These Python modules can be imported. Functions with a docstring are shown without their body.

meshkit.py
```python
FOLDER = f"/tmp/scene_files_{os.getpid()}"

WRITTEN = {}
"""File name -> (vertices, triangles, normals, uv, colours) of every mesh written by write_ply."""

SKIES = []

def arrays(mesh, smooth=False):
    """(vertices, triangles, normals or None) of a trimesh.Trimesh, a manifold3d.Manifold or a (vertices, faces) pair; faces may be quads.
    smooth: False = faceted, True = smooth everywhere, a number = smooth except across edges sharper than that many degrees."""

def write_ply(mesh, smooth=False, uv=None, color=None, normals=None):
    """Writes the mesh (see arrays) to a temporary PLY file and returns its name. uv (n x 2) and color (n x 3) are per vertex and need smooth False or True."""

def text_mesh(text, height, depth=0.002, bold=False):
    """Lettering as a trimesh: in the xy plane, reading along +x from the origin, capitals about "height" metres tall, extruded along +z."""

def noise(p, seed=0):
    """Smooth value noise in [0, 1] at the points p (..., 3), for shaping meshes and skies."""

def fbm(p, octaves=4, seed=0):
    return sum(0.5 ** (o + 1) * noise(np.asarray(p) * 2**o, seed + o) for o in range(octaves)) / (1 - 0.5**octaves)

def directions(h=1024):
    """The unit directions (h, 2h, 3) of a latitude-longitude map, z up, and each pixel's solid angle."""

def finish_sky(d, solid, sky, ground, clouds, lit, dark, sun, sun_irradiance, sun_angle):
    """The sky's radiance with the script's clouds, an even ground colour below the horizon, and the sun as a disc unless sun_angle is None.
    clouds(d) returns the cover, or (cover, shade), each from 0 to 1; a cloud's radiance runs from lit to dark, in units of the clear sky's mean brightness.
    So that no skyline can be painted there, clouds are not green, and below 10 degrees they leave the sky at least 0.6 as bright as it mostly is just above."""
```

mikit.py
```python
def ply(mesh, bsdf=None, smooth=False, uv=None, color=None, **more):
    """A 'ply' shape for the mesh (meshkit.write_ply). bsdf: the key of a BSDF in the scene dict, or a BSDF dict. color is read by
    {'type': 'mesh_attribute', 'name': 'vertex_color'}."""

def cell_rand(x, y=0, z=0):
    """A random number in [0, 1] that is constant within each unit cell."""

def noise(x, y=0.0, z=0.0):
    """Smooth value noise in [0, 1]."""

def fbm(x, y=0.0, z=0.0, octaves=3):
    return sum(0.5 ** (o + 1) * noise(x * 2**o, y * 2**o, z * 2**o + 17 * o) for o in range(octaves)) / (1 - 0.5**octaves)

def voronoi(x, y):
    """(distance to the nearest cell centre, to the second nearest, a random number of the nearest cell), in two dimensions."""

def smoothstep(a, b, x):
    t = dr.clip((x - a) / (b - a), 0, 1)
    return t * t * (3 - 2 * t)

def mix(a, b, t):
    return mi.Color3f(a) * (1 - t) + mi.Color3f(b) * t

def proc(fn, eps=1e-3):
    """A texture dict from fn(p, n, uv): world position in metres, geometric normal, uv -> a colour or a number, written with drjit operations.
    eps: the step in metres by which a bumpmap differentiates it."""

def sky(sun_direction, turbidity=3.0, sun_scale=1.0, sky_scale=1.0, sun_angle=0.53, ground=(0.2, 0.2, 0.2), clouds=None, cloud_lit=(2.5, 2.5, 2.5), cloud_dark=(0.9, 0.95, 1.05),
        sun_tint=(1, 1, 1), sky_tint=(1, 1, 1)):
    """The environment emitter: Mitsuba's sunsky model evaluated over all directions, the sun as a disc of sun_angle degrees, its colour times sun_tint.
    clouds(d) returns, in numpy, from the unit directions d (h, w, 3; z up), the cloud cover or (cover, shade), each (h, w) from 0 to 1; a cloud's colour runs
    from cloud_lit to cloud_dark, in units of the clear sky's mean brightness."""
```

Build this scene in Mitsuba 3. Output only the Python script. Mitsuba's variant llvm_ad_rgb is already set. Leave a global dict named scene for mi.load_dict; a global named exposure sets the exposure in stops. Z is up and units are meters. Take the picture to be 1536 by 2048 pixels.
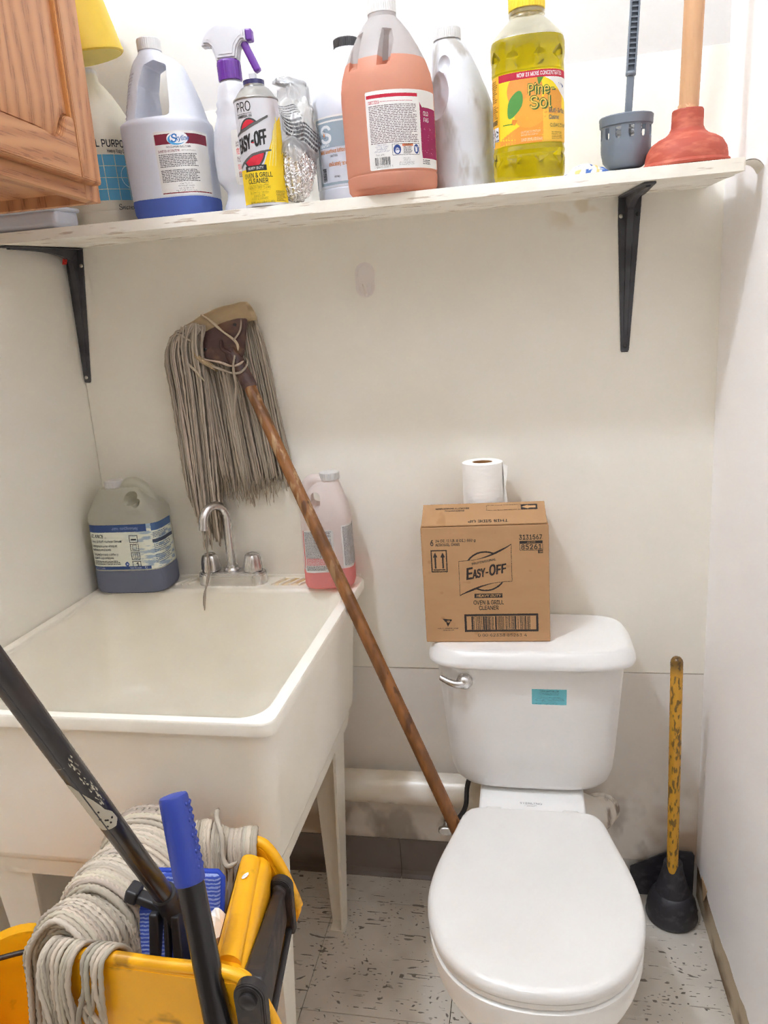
import math, random
import numpy as np, trimesh, mitsuba as mi, mikit, meshkit
import manifold3d as m3
import drjit as dr
from shapely.geometry import Polygon, Point, box as sbox, LineString
from shapely.ops import unary_union
from mikit import proc, noise, fbm, smoothstep, mix, voronoi, cell_rand

rng = np.random.default_rng(7)
random.seed(7)
scene, labels = {}, {}
T4 = mi.ScalarTransform4f
PI = math.pi

# ------------------------------------------------------------------ camera, lights, exposure
exposure = 0.60
W, H, F = 1536, 2048, 1472.0
yaw, pitch, roll = -0.1967, 0.2372, -0.0659
CAM = np.array([0.9952, -1.5733, 1.3382])
fwd = np.array([math.sin(yaw) * math.cos(pitch), math.cos(yaw) * math.cos(pitch), -math.sin(pitch)])
right0 = np.array([math.cos(yaw), -math.sin(yaw), 0.0])
up0 = np.cross(right0, fwd)
upv = -math.sin(roll) * right0 + math.cos(roll) * up0
scene['camera'] = {'type': 'perspective', 'fov_axis': 'larger', 'fov': math.degrees(2 * math.atan(H / 2 / F)), 'near_clip': 0.02, 'far_clip': 50,
                   'to_world': T4().look_at(origin=CAM.tolist(), target=(CAM + fwd).tolist(), up=upv.tolist())}
LAMP = np.array([0.25, -1.12, 2.95])          # bare globe bulb on the closet ceiling
LAMP_R = 0.06
LAMP_RAD = [275.0, 307.0, 354.0]
FILL_RAD = [14.5, 15.2, 15.8]                    # added fill lamp, unseen, in the hall behind the doorway


def srgb(r, g, b):
    return [((v / 255.0) / 12.92 if v / 255.0 <= 0.04045 else ((v / 255.0 + 0.055) / 1.055) ** 2.4) for v in (r, g, b)]


# ------------------------------------------------------------------ materials
def bsdf(name, d):
    scene[name] = {'type': 'twosided', 'bsdf': d} if d['type'] in ('roughplastic', 'principled', 'diffuse', 'roughconductor', 'bumpmap', 'plastic') and d.pop('two', True) else d
    return name


def plastic(name, col, rough=0.3, spec=0.5, two=True, **k):
    c = col if isinstance(col, dict) else {'type': 'rgb', 'value': list(col)}
    return bsdf(name, {'type': 'principled', 'base_color': c, 'roughness': rough, 'specular': spec, 'two': two, **k})


def dirt(p, scale, lo, hi, s=0.0):
    return smoothstep(lo, hi, fbm(p.x * scale + s, p.y * scale + s * 2, p.z * scale, 4))


def specks(p, scale, r, keep, seed=0.0):
    """small round spots: 1 inside a spot"""
    q = (p.x * scale + seed, p.y * scale + seed * 1.7, p.z * scale + seed * 0.3)
    i = [dr.floor(v) for v in q]
    c = [cell_rand(i[0] + 11 * k, i[1] + 5 * k, i[2] + 3 * k) * 0.7 + 0.15 for k in (1, 2, 3)]
    d2 = sum(dr.square(v - a - b) for v, a, b in zip(q, i, c))
    on = cell_rand(i[0] + 91, i[1] + 17, i[2] + 53)
    return dr.select((on < keep) & (d2 < dr.square(r * (0.4 + on / keep * 0.6))), 1.0, 0.0)


WALL = srgb(203, 200, 196)


def wall_col(p, n, uv):
    base = mix(WALL, srgb(198, 194, 188), 0.5 * dirt(p, 2.2, .45, .8))
    base = mix(base, srgb(128, 112, 88), 0.85 * specks(p, 9.0, .02, .10) + 0.6 * specks(p, 21.0, .035, .035, 3.3))
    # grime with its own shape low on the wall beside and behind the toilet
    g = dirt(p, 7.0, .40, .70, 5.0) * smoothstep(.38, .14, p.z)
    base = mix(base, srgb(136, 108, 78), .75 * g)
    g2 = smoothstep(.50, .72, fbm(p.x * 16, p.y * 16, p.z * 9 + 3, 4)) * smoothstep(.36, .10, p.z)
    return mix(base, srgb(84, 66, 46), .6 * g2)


plastic('paint_wall', proc(wall_col), .55, .3)


plastic('paint_wall_low', proc(lambda p, n, uv: wall_col(p, n, uv) * mi.Color3f(1.38, 1.36, 1.33)), .5, .3)


def panel_col(p, n, uv):
    stain = smoothstep(.48, .66, fbm(p.x * 26, p.z * 34, 2., 3)) * smoothstep(.075, .02, dr.abs(p.x - 1.105)) * smoothstep(.045, .012, dr.abs(p.z - 1.548))
    base = mix(mix(srgb(241, 237, 226), srgb(206, 184, 146), .6 * stain), srgb(237, 232, 219), 0.4 * dirt(p, 2.7, .4, .8, 2.))
    return mix(base, srgb(110, 92, 66), 0.85 * specks(p, 10.0, .02, .10, 1.) + .6 * specks(p, 23.0, .04, .03, 5.))


plastic('paint_panel', proc(panel_col), .38, .4)
plastic('paint_ceiling', srgb(246, 245, 243), .7, .2)


def right_col(p, n, uv):
    base = mix(srgb(240, 238, 238), srgb(234, 231, 230), 0.5 * dirt(p, 3, .4, .8, 8.))
    return mix(base, srgb(120, 102, 80), 0.8 * specks(p, 8.0, .025, .12, 7.))


plastic('paint_right', proc(right_col), .5, .3)


def tile_col(p, n, uv):
    i = (dr.floor((p.x - .521) / .3048), dr.floor((p.y + .102) / .3048))
    r = cell_rand(i[0] + 40, i[1] + 40)
    base = mix(srgb(226, 220, 209), srgb(216, 208, 196), r * .6 + .4 * fbm(p.x * 9, p.y * 14, 0, 3))
    for k, (sx, sy, th, col, amt) in enumerate(((90, 270, .775, srgb(72, 62, 50), .8), (66, 200, .765, srgb(132, 120, 104), .6), (85, 190, .76, srgb(238, 233, 224), .5))):
        f = noise(p.x * sx + 31 * k + 8 * noise(p.x * 20, p.y * 20, k), p.y * sy + 17 * k, k * 3.3)
        f2 = noise(p.x * 30 + 9 * k, p.y * 30, 7.7 + k)
        base = mix(base, col, amt * smoothstep(th + .02, th + .09, f * .8 + .2 * f2 + .04))
    return mix(base, srgb(120, 100, 76), .35 * dirt(p, 6, .5, .8, 4.))


plastic('vinyl_tile', proc(tile_col), .28, .45)
plastic('joint_dark', srgb(60, 50, 40), .8, .2)
plastic('vinyl_base', proc(lambda p, n, uv: mix(srgb(118, 110, 106), srgb(86, 76, 68), dirt(p, 9, .4, .75))), .5, .3)
plastic('bare_strip', proc(lambda p, n, uv: mix(srgb(176, 160, 136), srgb(104, 84, 62), dirt(p, 11, .38, .66, 2.))), .7, .2)
plastic('torn_paper', srgb(168, 140, 108), .8, .1)


def oak(axis):
    def f(p, n, uv):
        a = {'z': (p.y + p.x * .8, p.z), 'y': (p.z + p.x * .8, p.y)}[axis]
        u, v = a
        warp = fbm(u * 9, v * 2.2, 1.0, 3)
        ring = dr.sin((u * 95 + warp * 11 + fbm(v * 1.6, u * 5, 4., 2) * 5) * 2.6)
        base = mix(srgb(184, 134, 94), srgb(166, 112, 76), .5 + .5 * ring)
        pore = smoothstep(.62, .78, noise(u * 900, v * 42, 3.)) * smoothstep(-.3, .6, ring)
        return mix(base, srgb(112, 66, 40), .55 * pore)
    return f


plastic('oak_upright', proc(oak('z')), .42, .4)
plastic('oak_level', proc(oak('y')), .42, .4)
plastic('oak_bead', srgb(196, 136, 80), .4, .4)
plastic('oak_panel', proc(oak('z')), .42, .4)


def shelf_col(p, n, uv):
    base = mix(srgb(240, 237, 228), srgb(228, 222, 208), dirt(p, 8, .4, .7))
    edge = smoothstep(.62, .74, fbm(p.x * 22, p.y * 40, p.z * 130, 4))
    base = mix(base, srgb(150, 120, 86), .55 * edge)
    return mix(base, srgb(110, 84, 54), .8 * specks(p, 16, .06, .08))


plastic('shelf_paint', proc(shelf_col), .45, .4)
plastic('bracket_metal', proc(lambda p, n, uv: mix(srgb(66, 66, 70), srgb(50, 48, 52), dirt(p, 20, .4, .7))), .5, .4)
plastic('screw_metal', srgb(196, 192, 180), .35, .5, metallic=.8)
plastic('screw_dark', srgb(40, 38, 40), .5, .4)
plastic('porcelain', srgb(238, 237, 235), .08, .55)
plastic('seat_plastic', srgb(228, 226, 223), .16, .5)


def sink_col(p, n, uv):
    base = mix(srgb(247, 243, 232), srgb(241, 235, 220), dirt(p, 3.5, .4, .75, 3.))
    return mix(base, srgb(126, 106, 78), .7 * specks(p, 14, .035, .06) + .7 * specks(p, 31, .05, .03, 2.))


plastic('sink_plastic', proc(sink_col), .32, .45)
bsdf('chrome', {'type': 'roughconductor', 'material': 'Al', 'alpha': .13, 'specular_reflectance': {'type': 'rgb', 'value': [.78, .77, .76]}})


def card_col(p, n, uv):
    base = mix(srgb(180, 142, 106), srgb(170, 131, 95), fbm(p.x * 14, p.y * 14, p.z * 40, 3))
    return mix(base, srgb(156, 114, 76), .6 * smoothstep(.70, .78, fbm(p.x * 46 + 5, p.y * 9, p.z * 46, 2)))


plastic('cardboard', proc(card_col), .8, .1)
plastic('cardboard_edge', srgb(150, 110, 72), .85, .1)
plastic('white_plastic', srgb(194, 194, 198), .3, .45)
plastic('white_paper', srgb(244, 242, 238), .85, .1)
plastic('black_plastic', srgb(34, 33, 36), .38, .45)
plastic('black_gloss', srgb(22, 20, 21), .2, .5)
bsdf('ink', {'type': 'principled', 'base_color': {'type': 'mesh_attribute', 'name': 'vertex_color'}, 'roughness': .6, 'specular': .3})
bsdf('fibre', {'type': 'diffuse', 'reflectance': {'type': 'mesh_attribute', 'name': 'vertex_color'}})


# ------------------------------------------------------------------ mesh helpers
def cat(ms):
    ms = [m for m in ms if m is not None]
    return ms[0] if len(ms) == 1 else trimesh.util.concatenate(ms)


def key_for(name):
    if name not in scene and not any(k.startswith(name + '__') for k in scene):
        return name
    i = 1
    while f'{name}_{i:03d}' in scene or any(k.startswith(f'{name}_{i:03d}__') for k in scene):
        i += 1
    return f'{name}_{i:03d}'


def thing(name, label, category, group=None):
    k = key_for(name)
    while k in labels:
        base, _, num = k.rpartition('_')
        k = f'{base}_{int(num) + 1:03d}' if num.isdigit() and len(num) == 3 else f'{k}_001'
    labels[k] = {'label': label, 'category': category}
    if group:
        labels[k]['group'] = group
    return k


def put(key, mesh, mat, smooth=35, label=None, kind=None, color=None, M=None, **more):
    """one entry of the scene; returns its key"""
    if M is not None:
        v, f, _ = meshkit.arrays(mesh)
        mesh = trimesh.Trimesh(v @ M[:3, :3].T + M[:3, 3], f, process=False)
    k = key_for(key)
    if color is not None:
        smooth = bool(smooth)
    scene[k] = mikit.ply(mesh, mat, smooth=smooth, color=color, **more)
    if label or kind:
        labels.setdefault(k, {})
        if label:
            labels[k]['label'] = label
        if kind:
            labels[k]['kind'] = kind
    return k


def struct(name, mesh, mat, smooth=False):
    scene[name] = mikit.ply(mesh, mat, smooth=smooth)
    labels[name] = {'kind': 'structure'}
    return name


def bx(x0, x1, y0, y1, z0, z1):
    m = trimesh.creation.box(extents=(x1 - x0, y1 - y0, z1 - z0))
    m.apply_translation(((x0 + x1) / 2, (y0 + y1) / 2, (z0 + z1) / 2))
    return m


def hull(points):
    return m3.Manifold.hull_points(np.asarray(points, float))


def rbx(x0, x1, y0, y1, z0, z1, r=.003, n=3):
    """box with rounded edges and corners"""
    r = min(r, (x1 - x0) / 2.01, (y1 - y0) / 2.01, (z1 - z0) / 2.01)
    a = np.linspace(0, PI / 2, n + 1)
    pts = []
    for t in a:
        for s in a:
            pts.append((math.cos(t) * math.cos(s), math.cos(t) * math.sin(s), math.sin(t)))
    pts = np.array(pts)
    out = []
    for sx in (-1, 1):
        for sy in (-1, 1):
            for sz in (-1, 1):
                c = np.array([x1 - r if sx > 0 else x0 + r, y1 - r if sy > 0 else y0 + r, z1 - r if sz > 0 else z0 + r])
                out.append(c + pts * r * np.array([sx, sy, sz]))
    return tm(hull(np.vstack(out)))


def tm(man):
    m = man.to_mesh()
    return trimesh.Trimesh(m.vert_properties[:, :3], m.tri_verts, process=False)


def man(mesh):
    if isinstance(mesh, m3.Manifold):
        return mesh
    mesh = trimesh.Trimesh(mesh.vertices, mesh.faces, process=True)
    return m3.Manifold(m3.Mesh(np.asarray(mesh.vertices, np.float32), np.asarray(mesh.faces, np.uint32)))


def grid_faces(nr, nc, wrap=True):
    i, j = np.meshgrid(np.arange(nr - 1), np.arange(nc if wrap else nc - 1), indexing='ij')
    a, b = i * nc + j, i * nc + (j + 1) % nc
    q = np.stack([a, b, b + nc, a + nc], -1).reshape(-1, 4)
    return np.vstack([q[:, [0, 1, 2]], q[:, [0, 2, 3]]])


def rings(R, cap=True):
    """closed surface from rings (n, k, 3), bottom to top, each counter-clockwise seen from above"""
    R = np.asarray(R, float)
    n, k, _ = R.shape
    v, f = R.reshape(-1, 3), grid_faces(n, k)
    if cap:
        v = np.vstack([v, R[0].mean(0), R[-1].mean(0)])
        j = np.arange(k)
        f = np.vstack([f, np.stack([np.full(k, n * k), (j + 1) % k, j], -1), np.stack([np.full(k, n * k + 1), (n - 1) * k + j, (n - 1) * k + (j + 1) % k], -1)])
    return trimesh.Trimesh(v, f, process=False)


def sring(rx, ry, z, e=2.0, cx=0.0, cy=0.0, n=64, ph=0.0):
    """superellipse ring; angle 0 looks to -y, growing to +x"""
    t = np.arange(n) * 2 * PI / n + ph
    s, c = np.sin(t), np.cos(t)
    return np.stack([cx + rx * np.sign(s) * np.abs(s) ** (2 / e), cy - ry * np.sign(c) * np.abs(c) ** (2 / e), np.full(n, z)], -1)


def loft(secs, n=64, cap=True):
    """secs: (z, rx, ry, exponent[, cx, cy])"""
    return rings([sring(s[1], s[2], s[0], s[3], *(s[4:6] if len(s) > 4 else (0, 0)), n=n) for s in secs], cap)


def lathe(prof, n=48, cap=True):
    return rings([sring(r, r, z, 2, n=n) for r, z in prof], cap)


def spline(pts, n, closed=False):
    from scipy.interpolate import CubicSpline
    p = np.asarray(pts, float)
    if closed:
        p = np.vstack([p, p[:1]])
    d = np.concatenate([[0], np.cumsum(np.linalg.norm(np.diff(p, axis=0), axis=1) ** .6 + 1e-9)])
    cs = CubicSpline(d, p, bc_type='periodic' if closed else 'natural')
    t = np.linspace(0, d[-1], n + 1)[:-1] if closed else np.linspace(0, d[-1], n)
    return cs(t)


def tube(path, rad, sides=10, cap=True, twist=0.0, lobes=0, depth=0.0):
    p = np.asarray(path, float)
    n = len(p)
    t = np.gradient(p, axis=0)
    t /= np.linalg.norm(t, axis=1, keepdims=True) + 1e-12
    a = np.zeros_like(p)
    ref = np.array([0, 0, 1.]) if abs(t[0, 2]) < .9 else np.array([1., 0, 0])
    a[0] = np.cross(t[0], ref)
    a[0] /= np.linalg.norm(a[0])
    for i in range(1, n):
        b = a[i - 1] - t[i] * (a[i - 1] @ t[i])
        a[i] = b / (np.linalg.norm(b) + 1e-12)
    b = np.cross(t, a)
    s = np.concatenate([[0], np.cumsum(np.linalg.norm(np.diff(p, axis=0), axis=1))])
    ang = np.arange(sides) * 2 * PI / sides
    r = np.broadcast_to(rad, (n,))[:, None] * (1 + (depth * np.cos(lobes * (ang[None] - twist * s[:, None])) if lobes else np.zeros((n, sides))))
    R = p[:, None] + r[..., None] * (np.cos(ang)[None, :, None] * a[:, None] + np.sin(ang)[None, :, None] * b[:, None])
    return rings(R, cap)


def prism(poly, d, bevel=0.0):
    """shapely polygon (u, v) pushed along +w by d"""
    g = [poly] if poly.geom_type == 'Polygon' else list(poly.geoms)
    return cat([trimesh.creation.extrude_polygon(p, d, engine='earcut') for p in g])


def bprism(poly, d, b=.001):
    """extruded polygon whose far edge is bevelled"""
    from shapely.geometry.polygon import orient
    poly = orient(poly.buffer(0))
    cs = m3.CrossSection([np.asarray(poly.exterior.coords)[:-1]] + [np.asarray(i.coords)[:-1] for i in poly.interiors])
    lo = m3.Manifold.extrude(cs, d - b)
    lays = [lo]
    for k in range(3):
        o = b * (1 - math.cos((k + 1) * PI / 6))
        z0 = d - b + b * math.sin(k * PI / 6)
        z1 = d - b + b * math.sin((k + 1) * PI / 6)
        lays.append(m3.Manifold.extrude(cs.offset(-o, m3.JoinType.Round), z1 - z0 + 1e-5).translate([0, 0, z0 - 1e-5]))
    return tm(m3.Manifold.batch_boolean(lays, m3.OpType.Add))


def frame(o, u, v, w):
    M = np.eye(4)
    M[:3, 0], M[:3, 1], M[:3, 2], M[:3, 3] = u, v, w, o
    return M


def xf(mesh, M):
    v, f, _ = meshkit.arrays(mesh)
    f = np.asarray(f)
    if np.linalg.det(np.asarray(M)[:3, :3]) < 0:
        f = f[:, ::-1]
    return trimesh.Trimesh(v @ M[:3, :3].T + M[:3, 3], f, process=False)


def rotz(a):
    c, s = math.cos(a), math.sin(a)
    M = np.eye(4)
    M[0, 0], M[0, 1], M[1, 0], M[1, 1] = c, -s, s, c
    return M


def rotx(a):
    c, s = math.cos(a), math.sin(a)
    M = np.eye(4)
    M[1, 1], M[1, 2], M[2, 1], M[2, 2] = c, -s, s, c
    return M


def roty(a):
    c, s = math.cos(a), math.sin(a)
    M = np.eye(4)
    M[0, 0], M[0, 2], M[2, 0], M[2, 2] = c, s, -s, c
    return M


def move(x, y, z):
    M = np.eye(4)
    M[:3, 3] = x, y, z
    return M


def align(p0, p1):
    """matrix that takes +z to the direction p0 -> p1, origin at p0; x stays as level as it can"""
    p0, p1 = np.asarray(p0, float), np.asarray(p1, float)
    w = (p1 - p0) / np.linalg.norm(p1 - p0)
    v = np.cross(w, [1, 0, 0])
    v /= np.linalg.norm(v)
    return frame(p0, np.cross(v, w), v, w)


# ------------------------------------------------------------------ print: lettering and drawn marks on a surface
LIFT, INK = 4e-5, 1.0


class Print:
    """flat shapes in label coordinates (u right, v up, metres), then laid on a surface by a map (u, v) -> points"""

    def __init__(s):
        s.v, s.f, s.c, s.n = [], [], [], 0

    def add(s, v, f, col):
        v = np.asarray(v, float)[:, :2]
        s.v.append(v); s.f.append(np.asarray(f) + s.n); s.c.append(np.tile(col, (len(v), 1))); s.n += len(v)

    def poly(s, pg, col):
        for g in getattr(pg, 'geoms', [pg]):
            if g.is_empty or g.geom_type != 'Polygon':
                continue
            v, f = trimesh.creation.triangulate_polygon(g, engine='earcut')
            s.add(v, f, col)

    def pts(s, pts, col):
        s.poly(Polygon(pts).buffer(0), col)

    def rect(s, u0, v0, u1, v1, col, step=.004):
        nu = max(1, int(math.ceil((u1 - u0) / step)))
        us = np.linspace(u0, u1, nu + 1)
        v = np.vstack([np.stack([us, np.full(nu + 1, v0)], -1), np.stack([us, np.full(nu + 1, v1)], -1)])
        i = np.arange(nu)
        s.add(v, np.vstack([np.stack([i, i + 1, i + nu + 2], -1), np.stack([i, i + nu + 2, i + nu + 1], -1)]), col)

    def frame(s, u0, v0, u1, v1, w, col):
        s.rect(u0, v0, u1, v0 + w, col); s.rect(u0, v1 - w, u1, v1, col)
        s.rect(u0, v0 + w, u0 + w, v1 - w, col); s.rect(u1 - w, v0 + w, u1, v1 - w, col)

    def disc(s, u, v, ru, rv, col, rot=0.0, n=28):
        t = np.arange(n) * 2 * PI / n
        x, y = ru * np.cos(t), rv * np.sin(t)
        s.pts(np.stack([u + x * math.cos(rot) - y * math.sin(rot), v + x * math.sin(rot) + y * math.cos(rot)], -1), col)

    def text(s, txt, u, v, h, col, xs=1.0, shear=0.0, rot=0.0, anchor='l', bold=False, width=None, bend=None):
        v0, f0 = glyphs(txt, bold)
        v0 = v0 * h
        w = v0[:, 0].max()
        if width:
            xs = width / w
        x, y = v0[:, 0] * xs + shear * v0[:, 1], v0[:, 1]
        x = x - {'l': 0, 'm': w * xs / 2, 'r': w * xs}[anchor]
        if bend:
            y = y + bend(x)
        s.add(np.stack([u + x * math.cos(rot) - y * math.sin(rot), v + x * math.sin(rot) + y * math.cos(rot)], -1), f0, col)

    def micro(s, u0, u1, v1, v0, n, col, fill=.55, ragged=.1, seed=1):
        """rows of body copy too small to read: word-length dashes"""
        r = random.Random(seed)
        dv = (v1 - v0) / n
        for k in range(n):
            u, end = u0, u1 - (u1 - u0) * r.random() * ragged * (4 if k % 6 == 5 else 1)
            while u < end:
                w = min((u1 - u0) * (.03 + .07 * r.random()), end - u)
                if w > .0006:
                    s.rect(u, v1 - (k + .5 + fill / 2) * dv, u + w, v1 - (k + .5 - fill / 2) * dv, col, .01)
                u += w + (u1 - u0) * .014

    def barcode(s, u0, u1, v0, v1, col, seed=3, vertical=False, n=38):
        r = random.Random(seed)
        w = [r.choice((1, 1, 1, 2, 3)) for _ in range(2 * n)]
        t, tot = 0, sum(w)
        for i, a in enumerate(w):
            if i % 2 == 0:
                if vertical:
                    s.rect(u0, v0 + (v1 - v0) * t / tot, u1, v0 + (v1 - v0) * (t + a) / tot, col)
                else:
                    s.rect(u0 + (u1 - u0) * t / tot, v0, u0 + (u1 - u0) * (t + a) / tot, v1, col, 1)
            t += a

    def lay(s, key, fn, M=None, cut=.003):
        uv, f = np.vstack(s.v), np.vstack(s.f)
        # all faces must look outwards: counter-clockwise in (u, v)
        a, b, c = uv[f[:, 0]], uv[f[:, 1]], uv[f[:, 2]]
        cr = (b[:, 0] - a[:, 0]) * (c[:, 1] - a[:, 1]) - (b[:, 1] - a[:, 1]) * (c[:, 0] - a[:, 0])
        f[cr < 0] = f[cr < 0][:, ::-1]
        # later marks lie a hair above earlier ones; big pieces are cut small so that they follow a curved surface
        bb = np.array([[*v.min(0), *v.max(0)] for v in s.v])
        lay_ = np.zeros(len(bb))
        for i in range(1, len(bb)):
            o = (bb[:i, 0] < bb[i, 2]) & (bb[:i, 2] > bb[i, 0]) & (bb[:i, 1] < bb[i, 3]) & (bb[:i, 3] > bb[i, 1])
            if o.any():
                lay_[i] = lay_[:i][o].max() + 1
        lift = np.concatenate([np.full(len(v), LIFT * min(k, 16)) for k, v in zip(lay_, s.v)])
        at_ = np.c_[uv, lift, np.vstack(s.c)]
        tri = at_[f]
        for _ in range(7):
            e = np.stack([np.linalg.norm(tri[:, (k + 1) % 3, :2] - tri[:, k, :2], axis=1) for k in range(3)], -1)
            big = e.max(1) > cut
            if not big.any():
                break
            t_, k = tri[big], e[big].argmax(1)
            i_ = np.arange(len(t_))
            a, b, c = t_[i_, k], t_[i_, (k + 1) % 3], t_[i_, (k + 2) % 3]
            m_ = (a + b) / 2
            tri = np.concatenate([tri[~big], np.stack([a, m_, c], 1), np.stack([m_, b, c], 1)])
        w = tri.reshape(-1, 6)
        P = fn(w[:, 0], w[:, 1], w[:, 2])
        return put(key, trimesh.Trimesh(P, np.arange(len(w)).reshape(-1, 3), process=False), 'ink', smooth=False, color=w[:, 3:] * INK, M=M)


_G = {}


def glyphs(txt, bold=False):
    """flat lettering, capitals one unit tall"""
    if (txt, bold) not in _G:
        m = meshkit.text_mesh(txt, 1.0, 1.0, bold)
        top = (m.vertices[m.faces][:, :, 2] > .5).all(1)
        f = m.faces[top]
        ids, inv = np.unique(f, return_inverse=True)
        _G[(txt, bold)] = (np.array(m.vertices[ids][:, :2]), inv.reshape(-1, 3))
    return _G[(txt, bold)]


def on_plane(o, u, v, off=3e-4):
    o, u, v = (np.asarray(a, float) for a in (o, u, v))
    n = np.cross(u, v)
    return lambda a, b, l: o + a[:, None] * u + b[:, None] * v + (off + l)[:, None] * n


def on_loft(secs, zmid, rot=0.0, off=4e-4, full=False):
    """wraps (u along the girth from the front, v height) round a loft"""
    S = np.array([(list(s) + [0, 0])[:6] for s in secs], float)
    zs = S[:, 0]
    zs = zs + np.arange(len(zs)) * 1e-9
    g = lambda z: [np.interp(z, zs, S[:, i]) for i in range(1, 6)]
    rx, ry, e, cx, cy = g(zmid)
    q = sring(rx, ry, 0, e, n=720)
    d = np.concatenate([[0], np.cumsum(np.linalg.norm(np.diff(np.vstack([q, q[:1]]), axis=0), axis=1))])

    def fn(u, v, l):
        t = np.interp(np.mod(u, d[-1]), d, np.arange(721) * 2 * PI / 720)
        if rot:
            t0 = np.interp(np.mod(rot, d[-1]), d, np.arange(721) * 2 * PI / 720)
            t = np.interp(np.mod(u + rot, d[-1]), d, np.arange(721) * 2 * PI / 720)
        rx, ry, e, cx, cy = g(v)
        s, c = np.sin(t), np.cos(t)
        x, y = rx * np.sign(s) * np.abs(s) ** (2 / e), -ry * np.sign(c) * np.abs(c) ** (2 / e)
        nx, ny = np.sign(x) * np.abs(x / rx) ** (e - 1) / rx, np.sign(y) * np.abs(y / ry) ** (e - 1) / ry
        k = np.hypot(nx, ny) + 1e-12
        o = off + l
        return np.stack([cx + x + nx / k * o, cy + y + ny / k * o, v], -1)
    return fn


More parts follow.
